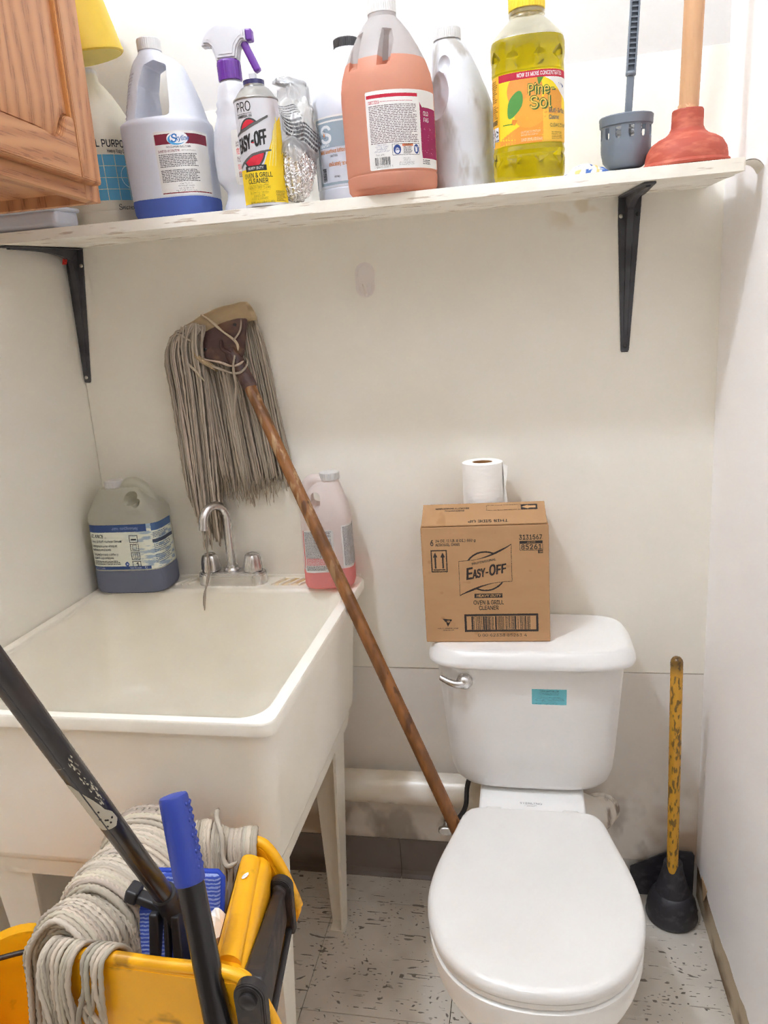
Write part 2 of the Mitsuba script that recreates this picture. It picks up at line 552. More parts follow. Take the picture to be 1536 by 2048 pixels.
def label_patch(key, fn, u0, u1, v0, v1, mat, label=None, M=None, nu=None, r=.003, nv=None):
    """a sheet of label (a grid with rounded corners) laid on a surface"""
    pg = sbox(u0 + r, v0 + r, u1 - r, v1 - r).buffer(r, 4)
    P = Print()
    nu = nu or max(2, int((u1 - u0) / .004))
    for a, b in zip(np.linspace(u0, u1, nu + 1)[:-1], np.linspace(u0, u1, nu + 1)[1:]):
        P.poly(pg.intersection(sbox(a, v0, b, v1)), (1, 1, 1))
    uv, f = np.vstack(P.v), np.vstack(P.f)
    a, b, c = uv[f[:, 0]], uv[f[:, 1]], uv[f[:, 2]]
    cr = (b[:, 0] - a[:, 0]) * (c[:, 1] - a[:, 1]) - (b[:, 1] - a[:, 1]) * (c[:, 0] - a[:, 0])
    f[cr < 0] = f[cr < 0][:, ::-1]
    return put(key, trimesh.Trimesh(fn(uv[:, 0], uv[:, 1], np.full(len(uv), -2e-4)), f, process=False), mat, smooth=False, label=label, M=M)


# ------------------------------------------------------------------ the room
RW, RY, RZ = 1.375, -1.70, 3.07             # room width, front wall, ceiling
SEAM, PTOP = .5735, 1.804
struct('wall_back', bx(-.1, RW + .1, .0, .1, -.05, RZ + .05), 'paint_wall')


def board(x0, x1, z0, z1, t, r=.0015, wav=0.0):
    return rbx(x0, x1, -t, .002, z0, z1, r, 2)


put('wall_back__wall_panel', board(.001, RW - .0025, SEAM, PTOP, .0032), 'paint_panel', 30)
put('wall_back__wall_panel', board(.001, RW - .002, .09, SEAM - .0025, .0008, .0006), 'paint_wall_low', 30)
struct('wall_left', bx(-.1, 0, RY - .1, .1, -.05, RZ + .05), 'paint_panel')
struct('wall_right', bx(RW, RW + .1, RY - .1, .1, -.05, RZ + .05), 'bare_strip')
# plaster skin of the right wall: stops raggedly above the stripped base
rg = np.random.default_rng(3)
ys = np.linspace(RY, 0, 140)
low = .097 + .006 * np.sin(ys * 9) + .004 * (meshkit.fbm(np.stack([ys * 30, ys * 0, ys * 0], -1), 3) - .5) * 4
pl = Polygon(list(zip(ys, low)) + [(0, RZ), (RY, RZ)])
m = prism(pl, .006)
put('wall_right__plaster_skin', xf(m, frame((RW - .006, 0, 0), (0, 1, 0), (0, 0, 1), (1, 0, 0))), 'paint_right', False)
struct('baseboard_right', rbx(RW - .003, RW + .001, RY, -.001, 0, .088, .001), 'bare_strip')
put('baseboard_right__torn_paper', xf(prism(Polygon([(-.10, .085), (-.085, .06), (-.07, .09), (-.06, .104), (-.11, .108)]), .0012), frame((RW - .0075, 0, 0), (0, 1, 0), (0, 0, 1), (1, 0, 0))), 'torn_paper', False)
struct('ceiling', bx(-.1, RW + .1, -3.4, .1, RZ, RZ + .1), 'paint_ceiling')
struct('wall_front', cat([bx(-.1, .22, RY - .12, RY, 0, RZ), bx(1.18, RW + .1, RY - .12, RY, 0, RZ), bx(.22, 1.18, RY - .12, RY, 2.05, RZ)]), 'paint_wall')
struct('wall_hall', cat([bx(-.1, 0, -3.4, RY - .12, 0, RZ), bx(RW, RW + .1, -3.4, RY - .12, 0, RZ), bx(-.1, RW + .1, -3.5, -3.4, 0, RZ)]), 'hall_paint')
plastic('hall_paint', srgb(150, 138, 122), .7, .2)
# floor: a dark bed, and the tiles on it
struct('floor', bx(-.1, RW + .1, -3.4, .1, -.06, -.0035), 'joint_dark')
TS = .3048
far = []
for i in range(-2, 4):
    for j in range(-11, 2):
        x0, y0 = .521 + i * TS, -.102 + j * TS
        x1, y1 = min(x0 + TS, RW), min(y0 + TS, 0)
        x0c, y0c = max(x0, 0), max(y0, -3.4)
        if x1 - x0c < .01 or y1 - y0c < .01:
            continue
        g = .0007
        a = np.array([[x0c + g, y0c + g], [x1 - g, y0c + g], [x1 - g, y1 - g], [x0c + g, y1 - g]])
        c = a.mean(0)
        b = a + np.sign(c - a) * .0008
        R = [np.c_[a, np.full(4, -.0036)], np.c_[a, np.full(4, -.0007)], np.c_[b, np.full(4, 0)]]
        if x1 > .2 and y0 > -1.1:
            put('floor__floor_tile', rings(R), 'vinyl_tile', False)
        else:
            far.append(rings(R))
put('floor__outer_tiles', cat(far), 'vinyl_tile', False, kind='stuff')
# baseboard: grey vinyl cove along the back wall
cove = Polygon([(0, 0), (-.017, 0), (-.016, .002), (-.008, .007), (-.0045, .016), (-.0038, .100), (-.003, .104), (0, .104)])
for nm, (x0, x1) in enumerate(((.001, .667), (.6685, 1.19))):
    m = xf(prism(cove, x1 - x0), frame((x0, 0, 0), (0, 1, 0), (0, 0, 1), (1, 0, 0)))
    if nm == 0:
        struct('baseboard_back', m, 'vinyl_base')
    else:
        put('baseboard_back__vinyl_strip', m, 'vinyl_base', False)

# ------------------------------------------------------------------ lamps
def emitter(rad):
    return {'type': 'area', 'radiance': {'type': 'rgb', 'value': rad}}


t = thing('ceiling_lamp', 'bare round bulb in a porcelain holder on the closet ceiling', 'lamp')
put(f'{t}__holder', xf(lathe([(.06, 0), (.058, -.01), (.05, -.03), (.03, -.05), (.024, -.07)][::-1], 40), move(LAMP[0], LAMP[1], RZ)), 'porcelain', 40)
bulb = trimesh.creation.icosphere(3, LAMP_R)
bulb.apply_translation(LAMP)
put(f'{t}__bulb', bulb, 'white_plastic', True, emitter=emitter(LAMP_RAD))
t = thing('hall_light', 'added flat fill light on the unseen hall ceiling behind the doorway', 'lamp')
put(f'{t}__light_frame', rbx(.38, 1.02, -2.95, -2.05, RZ - .03, RZ - .001, .006), 'white_plastic')
put(f'{t}__diffuser', xf(bx(.41, .99, -2.92, -2.08, RZ - .034, RZ - .0302), np.eye(4)), 'white_plastic', False, emitter=emitter(FILL_RAD))  # glowing panel added out of view as frontal fill for the closet

# ------------------------------------------------------------------ oak wall cabinet on the left wall
t = thing('kitchen_cabinet', 'oak wall cabinet with raised panel door on the left wall above the sink', 'cabinet')
CY0, CY1, CZ0, CZ1, CX = -.357, -.815, 1.580, 2.20, .305
put(f'{t}__side_panel', rbx(.001, CX - .018, CY0 - .013, CY0 - .001, CZ0, CZ1, .001), 'oak_upright')
put(f'{t}__side_panel', rbx(.001, CX - .018, CY1 + .001, CY1 + .013, CZ0, CZ1, .001), 'oak_upright')
put(f'{t}__bottom_panel', bx(.001, CX - .018, CY1 + .013, CY0 - .013, CZ0 + .018, CZ0 + .030), 'oak_level', False)
put(f'{t}__top_panel', bx(.001, CX - .018, CY1 + .013, CY0 - .013, CZ1 - .012, CZ1), 'oak_level', False)
for a, b in ((CY0 - .042, CY0), (CY1, CY1 + .042)):
    put(f'{t}__frame_stile', rbx(CX - .019, CX, a, b, CZ0, CZ1, .0012), 'oak_upright')
for a, b in ((CZ0, CZ0 + .034), (CZ1 - .034, CZ1)):
    put(f'{t}__frame_rail', rbx(CX - .0188, CX - .0004, CY1 + .042, CY0 - .042, a, b, .0012), 'oak_level')
# door: stiles, rails with a curved inner edge, raised panel, bead
DY0, DY1, DZ0, DZ1 = -.379, -.795, 1.603, 2.175
DF = frame((CX + .001, 0, 0), (0, 1, 0), (0, 0, 1), (1, 0, 0))
ST = .057
put(f'{t}__door', xf(bprism(sbox(DY1 + .004, DZ0 + .004, DY0 - .004, DZ1 - .004), .008), DF), 'oak_panel', False)
for y0, y1 in ((DY0 - ST, DY0), (DY1, DY1 + ST)):
    put(f'{t}__door__stile', xf(bprism(sbox(y0, DZ0, y1, DZ1), .019, .005), DF), 'oak_upright')
n = 40
yy = np.linspace(DY1 + ST, DY0 - ST, n)
mid, hw = (DY0 + DY1) / 2, (DY0 - DY1) / 2 - ST
q = np.abs(yy - mid) / hw
arch = .053 + .034 / (1 + np.exp(-(q - .80) * 38)) - .004 * np.exp(-((q - .62) / .1) ** 2)
put(f'{t}__door__rail', xf(bprism(Polygon([(DY1 + ST - .001, DZ0)] + [(a, DZ0 + b) for a, b in zip(yy, arch)] + [(DY0 - ST + .001, DZ0)]), .019, .005), DF), 'oak_level')
put(f'{t}__door__rail', xf(bprism(Polygon([(DY1 + ST, DZ1)] + [(a, DZ1 - b) for a, b in zip(yy, arch)] + [(DY0 - ST, DZ1)]), .019, .005), DF), 'oak_level')
inner = Polygon([(a, DZ0 + b) for a, b in zip(yy, arch)] + [(a, DZ1 - b) for a, b in zip(yy[::-1], arch[::-1])])
big, small = inner.buffer(-.004), sbox(DY1 + ST + .036, DZ0 + .094, DY0 - ST - .036, DZ1 - .094)
bev = []
for k, (o, z) in enumerate(((0, .0085), (0, .010))):
    pass
csb, css = [np.asarray(g.exterior.coords)[:-1] for g in (big, small)]
pan = m3.Manifold.hull_points(np.vstack([np.c_[csb, np.full(len(csb), .0095)], np.c_[np.asarray(sbox(*small.bounds).exterior.coords)[:-1], np.full(4, .0175)]]))
pan = pan ^ m3.Manifold.extrude(m3.CrossSection([csb if Polygon(csb).exterior.is_ccw else csb[::-1]]), .05)
put(f'{t}__door__raised_panel', xf(tm(pan), DF), 'oak_panel', 20)
put(f'{t}__door__bead', xf(bprism(sbox(DY0 - ST - .0045, DZ0 + arch[-1] - .002, DY0 - ST + .0002, DZ1 - arch[-1]), .0165, .002), DF), 'oak_bead', label='lighter moulded bead along the far stile')

# ------------------------------------------------------------------ shelf (it sags a little towards the room), brackets
SH = math.atan(.0704)
SZ, SD = 1.584, .27
SHELF = move(0, 0, SZ) @ rotx(SH)            # shelf coordinates: x, y (towards the wall), height above the shelf
t = thing('storage_shelf', 'long white painted shelf board with chipped front edge on two dark brackets', 'shelf')
pts = [(.004, -.002), (.004, -SD), (1.333, -SD), (1.336, -SD + .004), (1.333, -.21), (1.338, -.2), (1.334, -.15), (1.336, -.002)]
b_ = tm(m3.Manifold.extrude(m3.CrossSection([np.array(pts)]), .019).translate([0, 0, -.019]).refine_to_length(.02))
v = b_.vertices.copy()
fr = v[:, 1] < -SD + .0005
v[fr, 1] += .0012 * (meshkit.fbm(v[fr] * [60, 0, 260], 3, 4) - .5)
put(f'{t}__board', trimesh.Trimesh(v, b_.faces, process=False), 'shelf_paint', 30, M=SHELF)
fl = spline([(1.332, -.262, -.005), (1.348, -.258, -.002), (1.362, -.25, -.006), (1.372, -.24, -.016)], 8)
fl2 = fl + np.array([-.004, .03, -.004])
v = np.vstack([fl, fl2, fl + [0, 0, -.0012], fl2 + [0, 0, -.0012]])
fc = np.vstack([grid_faces(2, 8, False), grid_faces(2, 8, False)[:, ::-1] + 16])
put(f'{t}__paint_flake', trimesh.Trimesh(v, fc, process=False), 'shelf_paint', False, M=SHELF, label='curled flake of paint at the broken end')


def bracket(x, label, lean=0.0, hand=1):
    """stamped steel shelf bracket: leg on the wall, arm under the shelf, curved gusset web between them"""
    t = thing('shelf_bracket', label, 'bracket', 'shelf brackets')
    z0, leg, arm = SZ - .0203, .292, .243
    legp = Polygon([(-.0215, 0), (.0215, 0), (.0195, -.05), (.008, -leg + .004), (.006, -leg), (-.006, -leg), (-.008, -leg + .004), (-.0205, -.05)])
    L = xf(bprism(legp, .003, .001), frame((0, 0, 0), (1, 0, 0), (0, 0, 1), (0, -1, 0)))
    rib = []
    for k, z in enumerate(np.linspace(-.004, -leg + .03, 14)):
        w = .0085 * (1 + z / leg * .55)
        d = .0055 + .028 * math.exp(z / .045) * (k > 0) + (.02 if k == 0 else 0)
        rib.append([(-w, -.002, z), (-w * .72, -d, z), (w * .72, -d, z), (w, -.002, z)])
    R = rings(np.array(rib[::-1]))
    A = xf(bprism(Polygon([(-.0215, 0), (.0215, 0), (.0205, -.06), (.009, -arm), (-.009, -arm), (-.0205, -.06)]), .003, .001),
           frame((0, 0, 0), (1, 0, 0), (0, 1, 0), (0, 0, -1)))
    rib = []
    for k, y in enumerate(np.linspace(-.004, -arm + .02, 14)):
        w = .0085 * (1 + y / arm * .5)
        d = .0055 + .032 * math.exp(y / .05)
        rib.append([(-w, y, -.002), (w, y, -.002), (w * .72, y, -d), (-w * .72, y, -d)])
    RA = rings(np.array(rib))
    arm_m = cat([A, RA])
    arm_m = xf(arm_m, rotx(SH))
    Mx = move(x, -.0035, z0) @ roty(lean)
    put(f'{t}__leg', cat([L, R]), 'bracket_metal', 30, M=Mx)
    put(f'{t}__arm', arm_m, 'bracket_metal', 30, M=Mx)
    scr = lathe([(.0042, 0), (.0042, .0006), (.003, .0016), (0.0006, .002)], 16)
    for (sx, sz, mt) in ((-.0155 * hand, -.036, 'screw_metal'), (.0155 * hand, -.034, 'screw_dark'), (0, -leg + .012, 'screw_dark' if hand > 0 else 'screw_metal')):
        put(f'{t}__screw', scr, mt, 40, M=Mx @ frame((sx, -.003 if sx else -.0052, sz), (1, 0, 0), (0, 0, 1), (0, -1, 0)))
    return t, Mx


bracket(1.2005, 'dark grey steel shelf bracket under the shelf below the grey toilet brush', .022, 1)
tb, Mx = bracket(.0235, 'dark grey steel shelf bracket with red sticker in the left corner', .055, -1)
P = Print()
P.rect(-.0055, -.010, .0055, .008, srgb(224, 62, 54)); P.micro(-.0045, .0045, .006, -.008, 4, srgb(120, 20, 24), .4)
P.lay(f'{tb}__sticker', on_plane((-.0045, -.0315, -.026), (1, 0, 0), (0, .35, .94)), Mx)

# ------------------------------------------------------------------ laundry sink
t = thing('laundry_sink', 'large cream plastic laundry tub on legs in the left corner', 'sink')
SX0, SX1, SY0, SY1, SR = .003, .629, -.664, -.004, .80
cx, cy, hx, hy = (SX0 + SX1) / 2, (SY0 + SY1) / 2, (SX1 - SX0) / 2, (SY1 - SY0) / 2


def rrect(x0, x1, y0, y1, r, z, n=8):
    pts = []
    for (px, py, a0) in ((x1 - r, y0 + r, -PI / 2), (x1 - r, y1 - r, 0), (x0 + r, y1 - r, PI / 2), (x0 + r, y0 + r, PI)):
        a = a0 + np.linspace(0, PI / 2, n)
        pts.append(np.stack([px + r * np.cos(a), py + r * np.sin(a), np.full(n, z)], -1))
    return np.vstack(pts)


LEDGE = -.078
zb = .505
out = [rrect(SX0 + .055, SX1 - .055, SY0 + .05, SY1 - .05, .05, zb), rrect(SX0 + .040, SX1 - .040, SY0 + .034, SY1 - .035, .055, zb + .004), rrect(SX0 + .033, SX1 - .033, SY0 + .027, SY1 - .03, .055, zb + .02),
       rrect(SX0 + .017, SX1 - .017, SY0 + .013, SY1 - .014, .05, SR - .028), rrect(SX0 + .014, SX1 - .013, SY0 + .011, SY1 - .012, .05, SR - .023),
       rrect(SX0 + .001, SX1 - .001, SY0 + .001, SY1 - .001, .022, SR - .022), rrect(SX0, SX1, SY0, SY1, .022, SR - .020), rrect(SX0, SX1, SY0, SY1, .022, SR - .004), rrect(SX0 + .002, SX1 - .002, SY0 + .002, SY1 - .002, .022, SR),
       rrect(SX0 + .018, SX1 - .020, SY0 + .016, SY1 + LEDGE, .045, SR), rrect(SX0 + .022, SX1 - .024, SY0 + .020, SY1 + LEDGE - .004, .045, SR - .002), rrect(SX0 + .026, SX1 - .028, SY0 + .024, SY1 + LEDGE - .012, .045, SR - .010),
       rrect(SX0 + .045, SX1 - .047, SY0 + .042, SY1 + LEDGE - .028, .06, zb + .075), rrect(SX0 + .055, SX1 - .057, SY0 + .052, SY1 + LEDGE - .036, .07, zb + .045), rrect(SX0 + .085, SX1 - .087, SY0 + .085, SY1 + LEDGE - .066, .08, zb + .028)]
put(f'{t}__basin', rings(np.array(out)), 'sink_plastic', 50)
# soap ribs moulded into the ledge
for xs in (np.linspace(.198, .232, 3), np.linspace(.43, .545, 6)):
    for x in xs:
        put(f'{t}__ledge_rib', xf(rbx(-.0028, .0028, -.026, .026, -.002, .0045, .002), move(x, -.043, SR) @ rotz(-.42)), 'sink_plastic', 40)
plastic('ledge_grime', proc(lambda p, n, uv: mix(srgb(206, 180, 132), srgb(232, 218, 188), smoothstep(.40, .6, fbm(p.x * 60, p.y * 30, 0, 3)))), .6, .3)
put(f'{t}__ledge_grime', rbx(.428, .500, -.066, -.016, SR - .001, SR + .0006, .0005, 2), 'ledge_grime', 40)
put(f'{t}__back_lip', rbx(SX0 + .01, SX1 - .01, -.0085, -.0035, SR - .002, SR + .007, .002), 'sink_plastic', 40)


def sink_leg(x, y, fx, fy, sx, sy):
    """tapered angle-section leg: two flanges meeting at the outer corner, a rim at the foot"""
    zt, th = zb + .012, .006
    w0, w1 = .085, .034
    o0, o1 = np.array([x, y, zt]), np.array([fx, fy, .0])
    parts = []
    for ax, s in ((0, sx), (1, sy)):
        e = np.eye(3)[ax] * -s
        n_ = np.eye(3)[1 - ax] * -(sy if ax == 0 else sx)
        a = [o0, o0 + e * w0, o1 + e * w1, o1]
        parts.append(tm(hull([p for p in a] + [p + n_ * th for p in a])))
    pad = rbx(min(fx, fx - sx * w1), max(fx, fx - sx * w1), min(fy, fy - sy * w1), max(fy, fy - sy * w1), 0, .005, .002)
    return cat(parts + [pad])


put(f'{t}__leg_frame', rings(np.array([rrect(SX0 + .046, SX1 - .046, SY0 + .042, SY1 - .045, .05, zb - .032), rrect(SX0 + .040, SX1 - .040, SY0 + .036, SY1 - .038, .055, zb + .004)])), 'sink_plastic', 40)
for (x, y, fx, fy, sx, sy) in ((SX1 - .046, SY1 - .12, SX1 - .066, SY1 - .165, 1, 1), (SX1 - .046, SY0 + .05, SX1 - .07, SY0 + .078, 1, -1), (SX0 + .05, SY0 + .05, SX0 + .075, SY0 + .078, -1, -1), (SX0 + .05, SY1 - .12, SX0 + .07, SY1 - .165, -1, 1)):
    put(f'{t}__leg', sink_leg(x, y, fx, fy, sx, sy), 'sink_plastic', 30)

# faucet on the ledge
t = thing('faucet', 'chrome two handle faucet with gooseneck spout on the sink ledge', 'faucet')
FX, FY = .325, -.046
q = sbox(-.077, -.026, .077, .026).buffer(0)
q = LineString([(-.055, 0), (.055, 0)]).buffer(.026)
put(f'{t}__base_plate', xf(bprism(q, .030, .008), move(FX, FY, SR)), 'chrome', 40)
for s in (-1, 1):
    hd = rings(np.array([[(r * (1 + .055 * math.cos(6 * a)) * math.sin(a), -r * (1 + .055 * math.cos(6 * a)) * math.cos(a), z) for a in np.arange(48) * 2 * PI / 48] for r, z in ((.0205, .031), (.0215, .036), (.0195, .056), (.017, .066), (.012, .0705), (.004, .0715))]))
    put(f'{t}__handle', xf(hd, move(FX + s * .0515, FY, SR) @ rotz(.3 * s)), 'chrome', 40)
put(f'{t}__collar', xf(lathe([(.017, .029), (.017, .034), (.0135, .038), (.0135, .044)]), move(FX, FY, SR)), 'chrome', 40)
path = [(0, 0, .04), (0, 0, .07), (0, 0, .12), (0, 0, .155)] + [(-.034 * .42 * (1 - math.cos(a)), -.034 * .9 * (1 - math.cos(a)), .155 + .036 * math.sin(a)) for a in np.linspace(.15, PI * .93, 16)]
path += [(path[-1][0] - .0005, path[-1][1] - .002, path[-1][2] - .02)]
put(f'{t}__spout', xf(tube(path, .0097, 20), move(FX, FY, SR)), 'chrome', 50)

# ------------------------------------------------------------------ toilet
t = thing('toilet', 'white two piece toilet with closed lid standing against the back wall', 'toilet')
TX = .9945
tank = [(.384, .10, .055, 4), (.386, .128, .070, 4), (.394, .148, .082, 4), (.410, .161, .089, 4.2), (.435, .1685, .0925, 4.4), (.48, .173, .095, 4.6), (.60, .183, .098, 4.6), (.690, .190, .100, 4.6)]
tank = [(z, a, b, e, TX, -.012 - .1 + (0.1 - b) * .3) for z, a, b, e in tank]
put(f'{t}__tank', loft(tank, 96), 'porcelain', 40)
lid = [(.684, .2005, .111, 4.6), (.686, .2045, .1145, 4.6), (.691, .206, .116, 4.6), (.697, .2045, .1145, 4.6), (.706, .199, .110, 4.6), (.714, .1935, .105, 4.7), (.718, .1885, .1, 4.8), (.7195, .182, .094, 5)]
put(f'{t}__tank_lid', loft([(z, a, b, e, TX + .002, -.122) for z, a, b, e in lid], 96), 'porcelain', 40)
# seat lid outline (front half round, narrower squared back)
half = [(0, -.700), (.055, -.694), (.110, -.668), (.150, -.622), (.172, -.560), (.1765, -.500), (.166, -.425), (.147, -.350), (.134, -.300), (.120, -.281), (.085, -.2755), (0, -.275)]
r_ = spline(half, 40)
r_[0, 0] = r_[-1, 0] = 0
outl = np.vstack([r_, r_[::-1][1:-1] * [-1, 1]])
OUT = Polygon(outl)


def oring(off, z, sc=1.0, cyy=-.47, dy=0.0, k=96):
    p = OUT.buffer(off, 12).exterior
    q = np.array([p.interpolate(a, normalized=True).coords[0] for a in np.arange(k) / k])
    if not p.is_ccw:
        q = q[::-1]
    i = np.argmin(q[:, 1] + np.abs(q[:, 0]) * .5)
    q = np.roll(q, -i, 0)
    q = (q - [0, cyy]) * sc + [0, cyy + dy]
    return np.c_[q[:, 0] + TX, q[:, 1], np.full(k, z)]


put(f'{t}__seat_lid', rings(np.array([oring(-.006, .3905), oring(-.001, .391), oring(0, .394), oring(0, .400), oring(-.002, .405), oring(-.006, .409), oring(-.013, .4115), oring(-.03, .4130), oring(-.06, .4138)])), 'seat_plastic', 50)
put(f'{t}__seat', rings(np.array([oring(-.010, .377), oring(-.004, .378), oring(-.003, .382), oring(-.004, .387), oring(-.010, .3885)])), 'seat_plastic', 50)
bowl = [oring(-.004, .375, .985), oring(0, .371, .992), oring(0, .350, .992), oring(-.004, .325, .985), oring(-.010, .30, .965), oring(-.016, .26, .93, dy=.01), oring(-.022, .22, .86, dy=.025), oring(-.025, .17, .76, dy=.045), oring(-.028, .12, .70, dy=.055), oring(-.028, .06, .69, dy=.06), oring(-.022, .02, .72, dy=.06), oring(-.02, .0, .73, dy=.06)]
put(f'{t}__bowl', rings(np.array(bowl[::-1])), 'porcelain', 50)
put(f'{t}__deck', tm(hull(np.vstack([rbx(TX - .107, TX + .107, -.29, -.06, .365, .384, .006).vertices, rbx(TX - .09, TX + .09, -.32, -.14, .30, .32, .006).vertices]))), 'porcelain', 40)
put(f'{t}__pedestal', loft([(0, .088, .085, 4, TX, -.24), (.02, .084, .08, 4, TX, -.24), (.15, .072, .075, 3, TX, -.24), (.30, .085, .085, 3, TX, -.235), (.33, .09, .09, 3, TX, -.23)], 48), 'porcelain', 40)
for s in (-1, 1):
    put(f'{t}__hinge', rbx(TX + s * .075 - .016, TX + s * .075 + .016, -.279, -.262, .384, .401, .004), 'seat_plastic')
P = Print()
P.text('STERLING', 0, 0, .0058, srgb(128, 128, 132), 1.15, anchor='m'); P.rect(-.013, -.0045, .013, -.0038, srgb(150, 150, 154)); P.rect(-.009, -.0065, .009, -.006, srgb(150, 150, 154))
P.lay(f'{t}__deck__lettering', on_plane((TX - .002, -.2285, .3842), (1, 0, 0), (0, 1, 0)))
fl = thing  # noqa
hub = xf(lathe([(.0155, 0), (.0165, .006), (.015, .012), (.010, .017), (.004, .019)], 32), frame((TX - .128, -.2065, .648), (1, 0, 0), (0, 0, 1), (0, -1, 0)))
arm = tube(spline([(TX - .128, -.217, .647), (TX - .142, -.222, .646), (TX - .158, -.221, .650), (TX - .176, -.214, .656)], 14), np.linspace(.009, .0055, 14), 14)
put(f'{t}__flush_lever', cat([hub, arm]), 'chrome', 40, label='chrome flush lever')
fnT = on_loft(tank, .62)
label_patch(f'{t}__sticker', fnT, .0005, .072, .600, .634, plastic('sticker_teal', srgb(110, 186, 198), .5, .3), 'small teal installer sticker', r=.001)
P = Print()
k_ = srgb(28, 52, 66)
P.text('TO THE INSTALLER', .036, .6285, .0031, k_, anchor='m', bold=True, width=.041)
for i, (tx, w) in enumerate((('Leave this label in place for the', .045), ('consumer to read and remove.', .040), ('', 0), ('"This fixture qualifies according to', .049), ('ASME test procedures as a low consumption', .062), ('water closet with an average consumption per', .064), ('flush of 1.6 gal. or less."', .034))):
    if tx:
        P.text(tx, .036, .6247 - i * .0031, .0017, k_, anchor='m', width=w)
P.text('103936-001      ASME A112.19.2M', .004, .6012, .0016, k_, width=.05)
P.lay(f'{t}__sticker__lettering', fnT)

# ------------------------------------------------------------------ pipe behind the toilet, supply line
t = thing('drain_pipe', 'thick white painted pipe running low along the back wall behind the toilet', 'pipe')
pth = [(.30, -.055, .2865), (.9, -.055, .286), (1.06, -.055, .272), (1.10, -.052, .255), (1.132, -.042, .236), (1.148, -.02, .225), (1.152, .002, .222)]


def pipe_col(p, n, uv):
    base = mix(srgb(240, 234, 224), srgb(222, 208, 184), dirt(p, 8, .35, .7, 6.))
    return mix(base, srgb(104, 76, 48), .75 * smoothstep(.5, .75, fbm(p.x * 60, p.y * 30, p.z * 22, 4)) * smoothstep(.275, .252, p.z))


plastic('pipe_paint', proc(pipe_col), .28, .5)
put(f'{t}__pipe', tube(spline(pth, 60), .0375, 32), 'pipe_paint', 50)
put(f'{t}__wall_flange', xf(lathe([(.044, 0), (.0445, .003), (.042, .006), (.038, .008)], 32), frame((1.152, -.001, .222), (1, 0, 0), (0, 0, 1), (0, -1, 0))), 'pipe_paint', 40)
t = thing('shutoff_valve', 'small chrome shutoff valve on the back wall left of the toilet', 'valve')
put(f'{t}__valve_body', cat([xf(lathe([(.006, 0), (.006, .05), (.010, .05), (.010, .066)], 20), frame((.795, -.001, .190), (1, 0, 0), (0, 0, 1), (0, -1, 0))), tube([(.795, -.058, .19), (.795, -.058, .21)], .007, 12)]), 'chrome', 40)
put(f'{t}__valve_handle', xf(loft([(0, .017, .010, 2.4), (.003, .0185, .0115, 2.4), (.008, .0185, .0115, 2.4), (.011, .016, .009, 2.4)], 32), frame((.795, -.066, .190), (1, 0, 0), (0, 0, 1), (0, -1, 0))), 'chrome', 40)
t = thing('supply_hose', 'black curved supply hose between the toilet tank and the pipe', 'hose')
put(t, tube(spline([(.795, -.058, .212), (.80, -.06, .235), (.822, -.11, .250), (.846, -.115, .285), (.852, -.118, .33), (.862, -.112, .365), (.884, -.105, .381)], 30), .0055, 12), 'black_plastic', 50)

# ------------------------------------------------------------------ cardboard box and paper roll on the tank
t = thing('cardboard_box', 'brown cardboard carton printed with an oven cleaner logo on the toilet tank', 'box')
BM = move(1.0375, -.1745, .7206) @ rotz(.045) @ roty(-.003)
BW, BD, BH = .248, .155, .243
put(f'{t}__carton', rbx(-BW, 0, 0, BD, 0, BH - .0005, .002), 'cardboard', 30, M=BM)
fz = .075
put(f'{t}__flap', xf(rbx(-BW + .002, -.003, 0, fz, 0, .0035, .0012), move(0, .001, BH) @ rotx(.36)), 'cardboard', 30, M=BM)
put(f'{t}__flap', rbx(-BW + .004, -.004, .078, BD, BH - .0005, BH + .003, .001), 'cardboard', 30, M=BM)
put(f'{t}__flap', xf(rbx(-.040, -.006, .010, .075, 0, .003, .001), move(0, 0, BH + .002) @ rotx(.15)), 'cardboard', 30, M=BM)
K = srgb(42, 34, 32)
P = Print()
fx = lambda px: -(1086 + 12 - px) / 248 * BW      # noqa
# coordinates below in millimetres from the lower left corner of the face
def R_(a, b, c, d):
    P.rect(-BW + a / 1e3, b / 1e3, -BW + c / 1e3, d / 1e3, K, .05)
def TX_(s, a, b, h, **k):
    P.text(s, -BW + a / 1e3, b / 1e3, h / 1e3, k.pop('col', K), **k)
TX_('6', 17, 205, 12, bold=True, width=.0075)
TX_('24 OZ. (1 LB. 8 OZ.) 680 g', 28, 212, 5.2, bold=True, width=.079)
TX_('AEROSOL CANS', 28, 204, 5.2, bold=True, width=.048)
TX_('3131567', 191, 213, 9.5, bold=True, width=.044)
R_(192, 205, 236, 210.5); TX_('62338', 214, 206, 3.6, anchor='m', col=srgb(190, 146, 102), width=.016)
P.frame(-BW + .192, .191, -BW + .236, .2055, .0008, K); TX_('85261', 194, 193.3, 10, bold=True, width=.040)
R_(227, 185, 236, 191); TX_('00', 229, 186.3, 3.4, col=srgb(190, 146, 102), bold=True)
P.frame(-BW + .018, .150, -BW + .050, .196, .0022, K)
for a in (26.5, 41.5):
    R_(a - 1.6, 158, a + 1.6, 184); P.pts([(-BW + (a - 4.6) / 1e3, .181), (-BW + (a + 4.6) / 1e3, .181), (-BW + a / 1e3, .191)], K)
R_(22, 154, 46, 156.2)
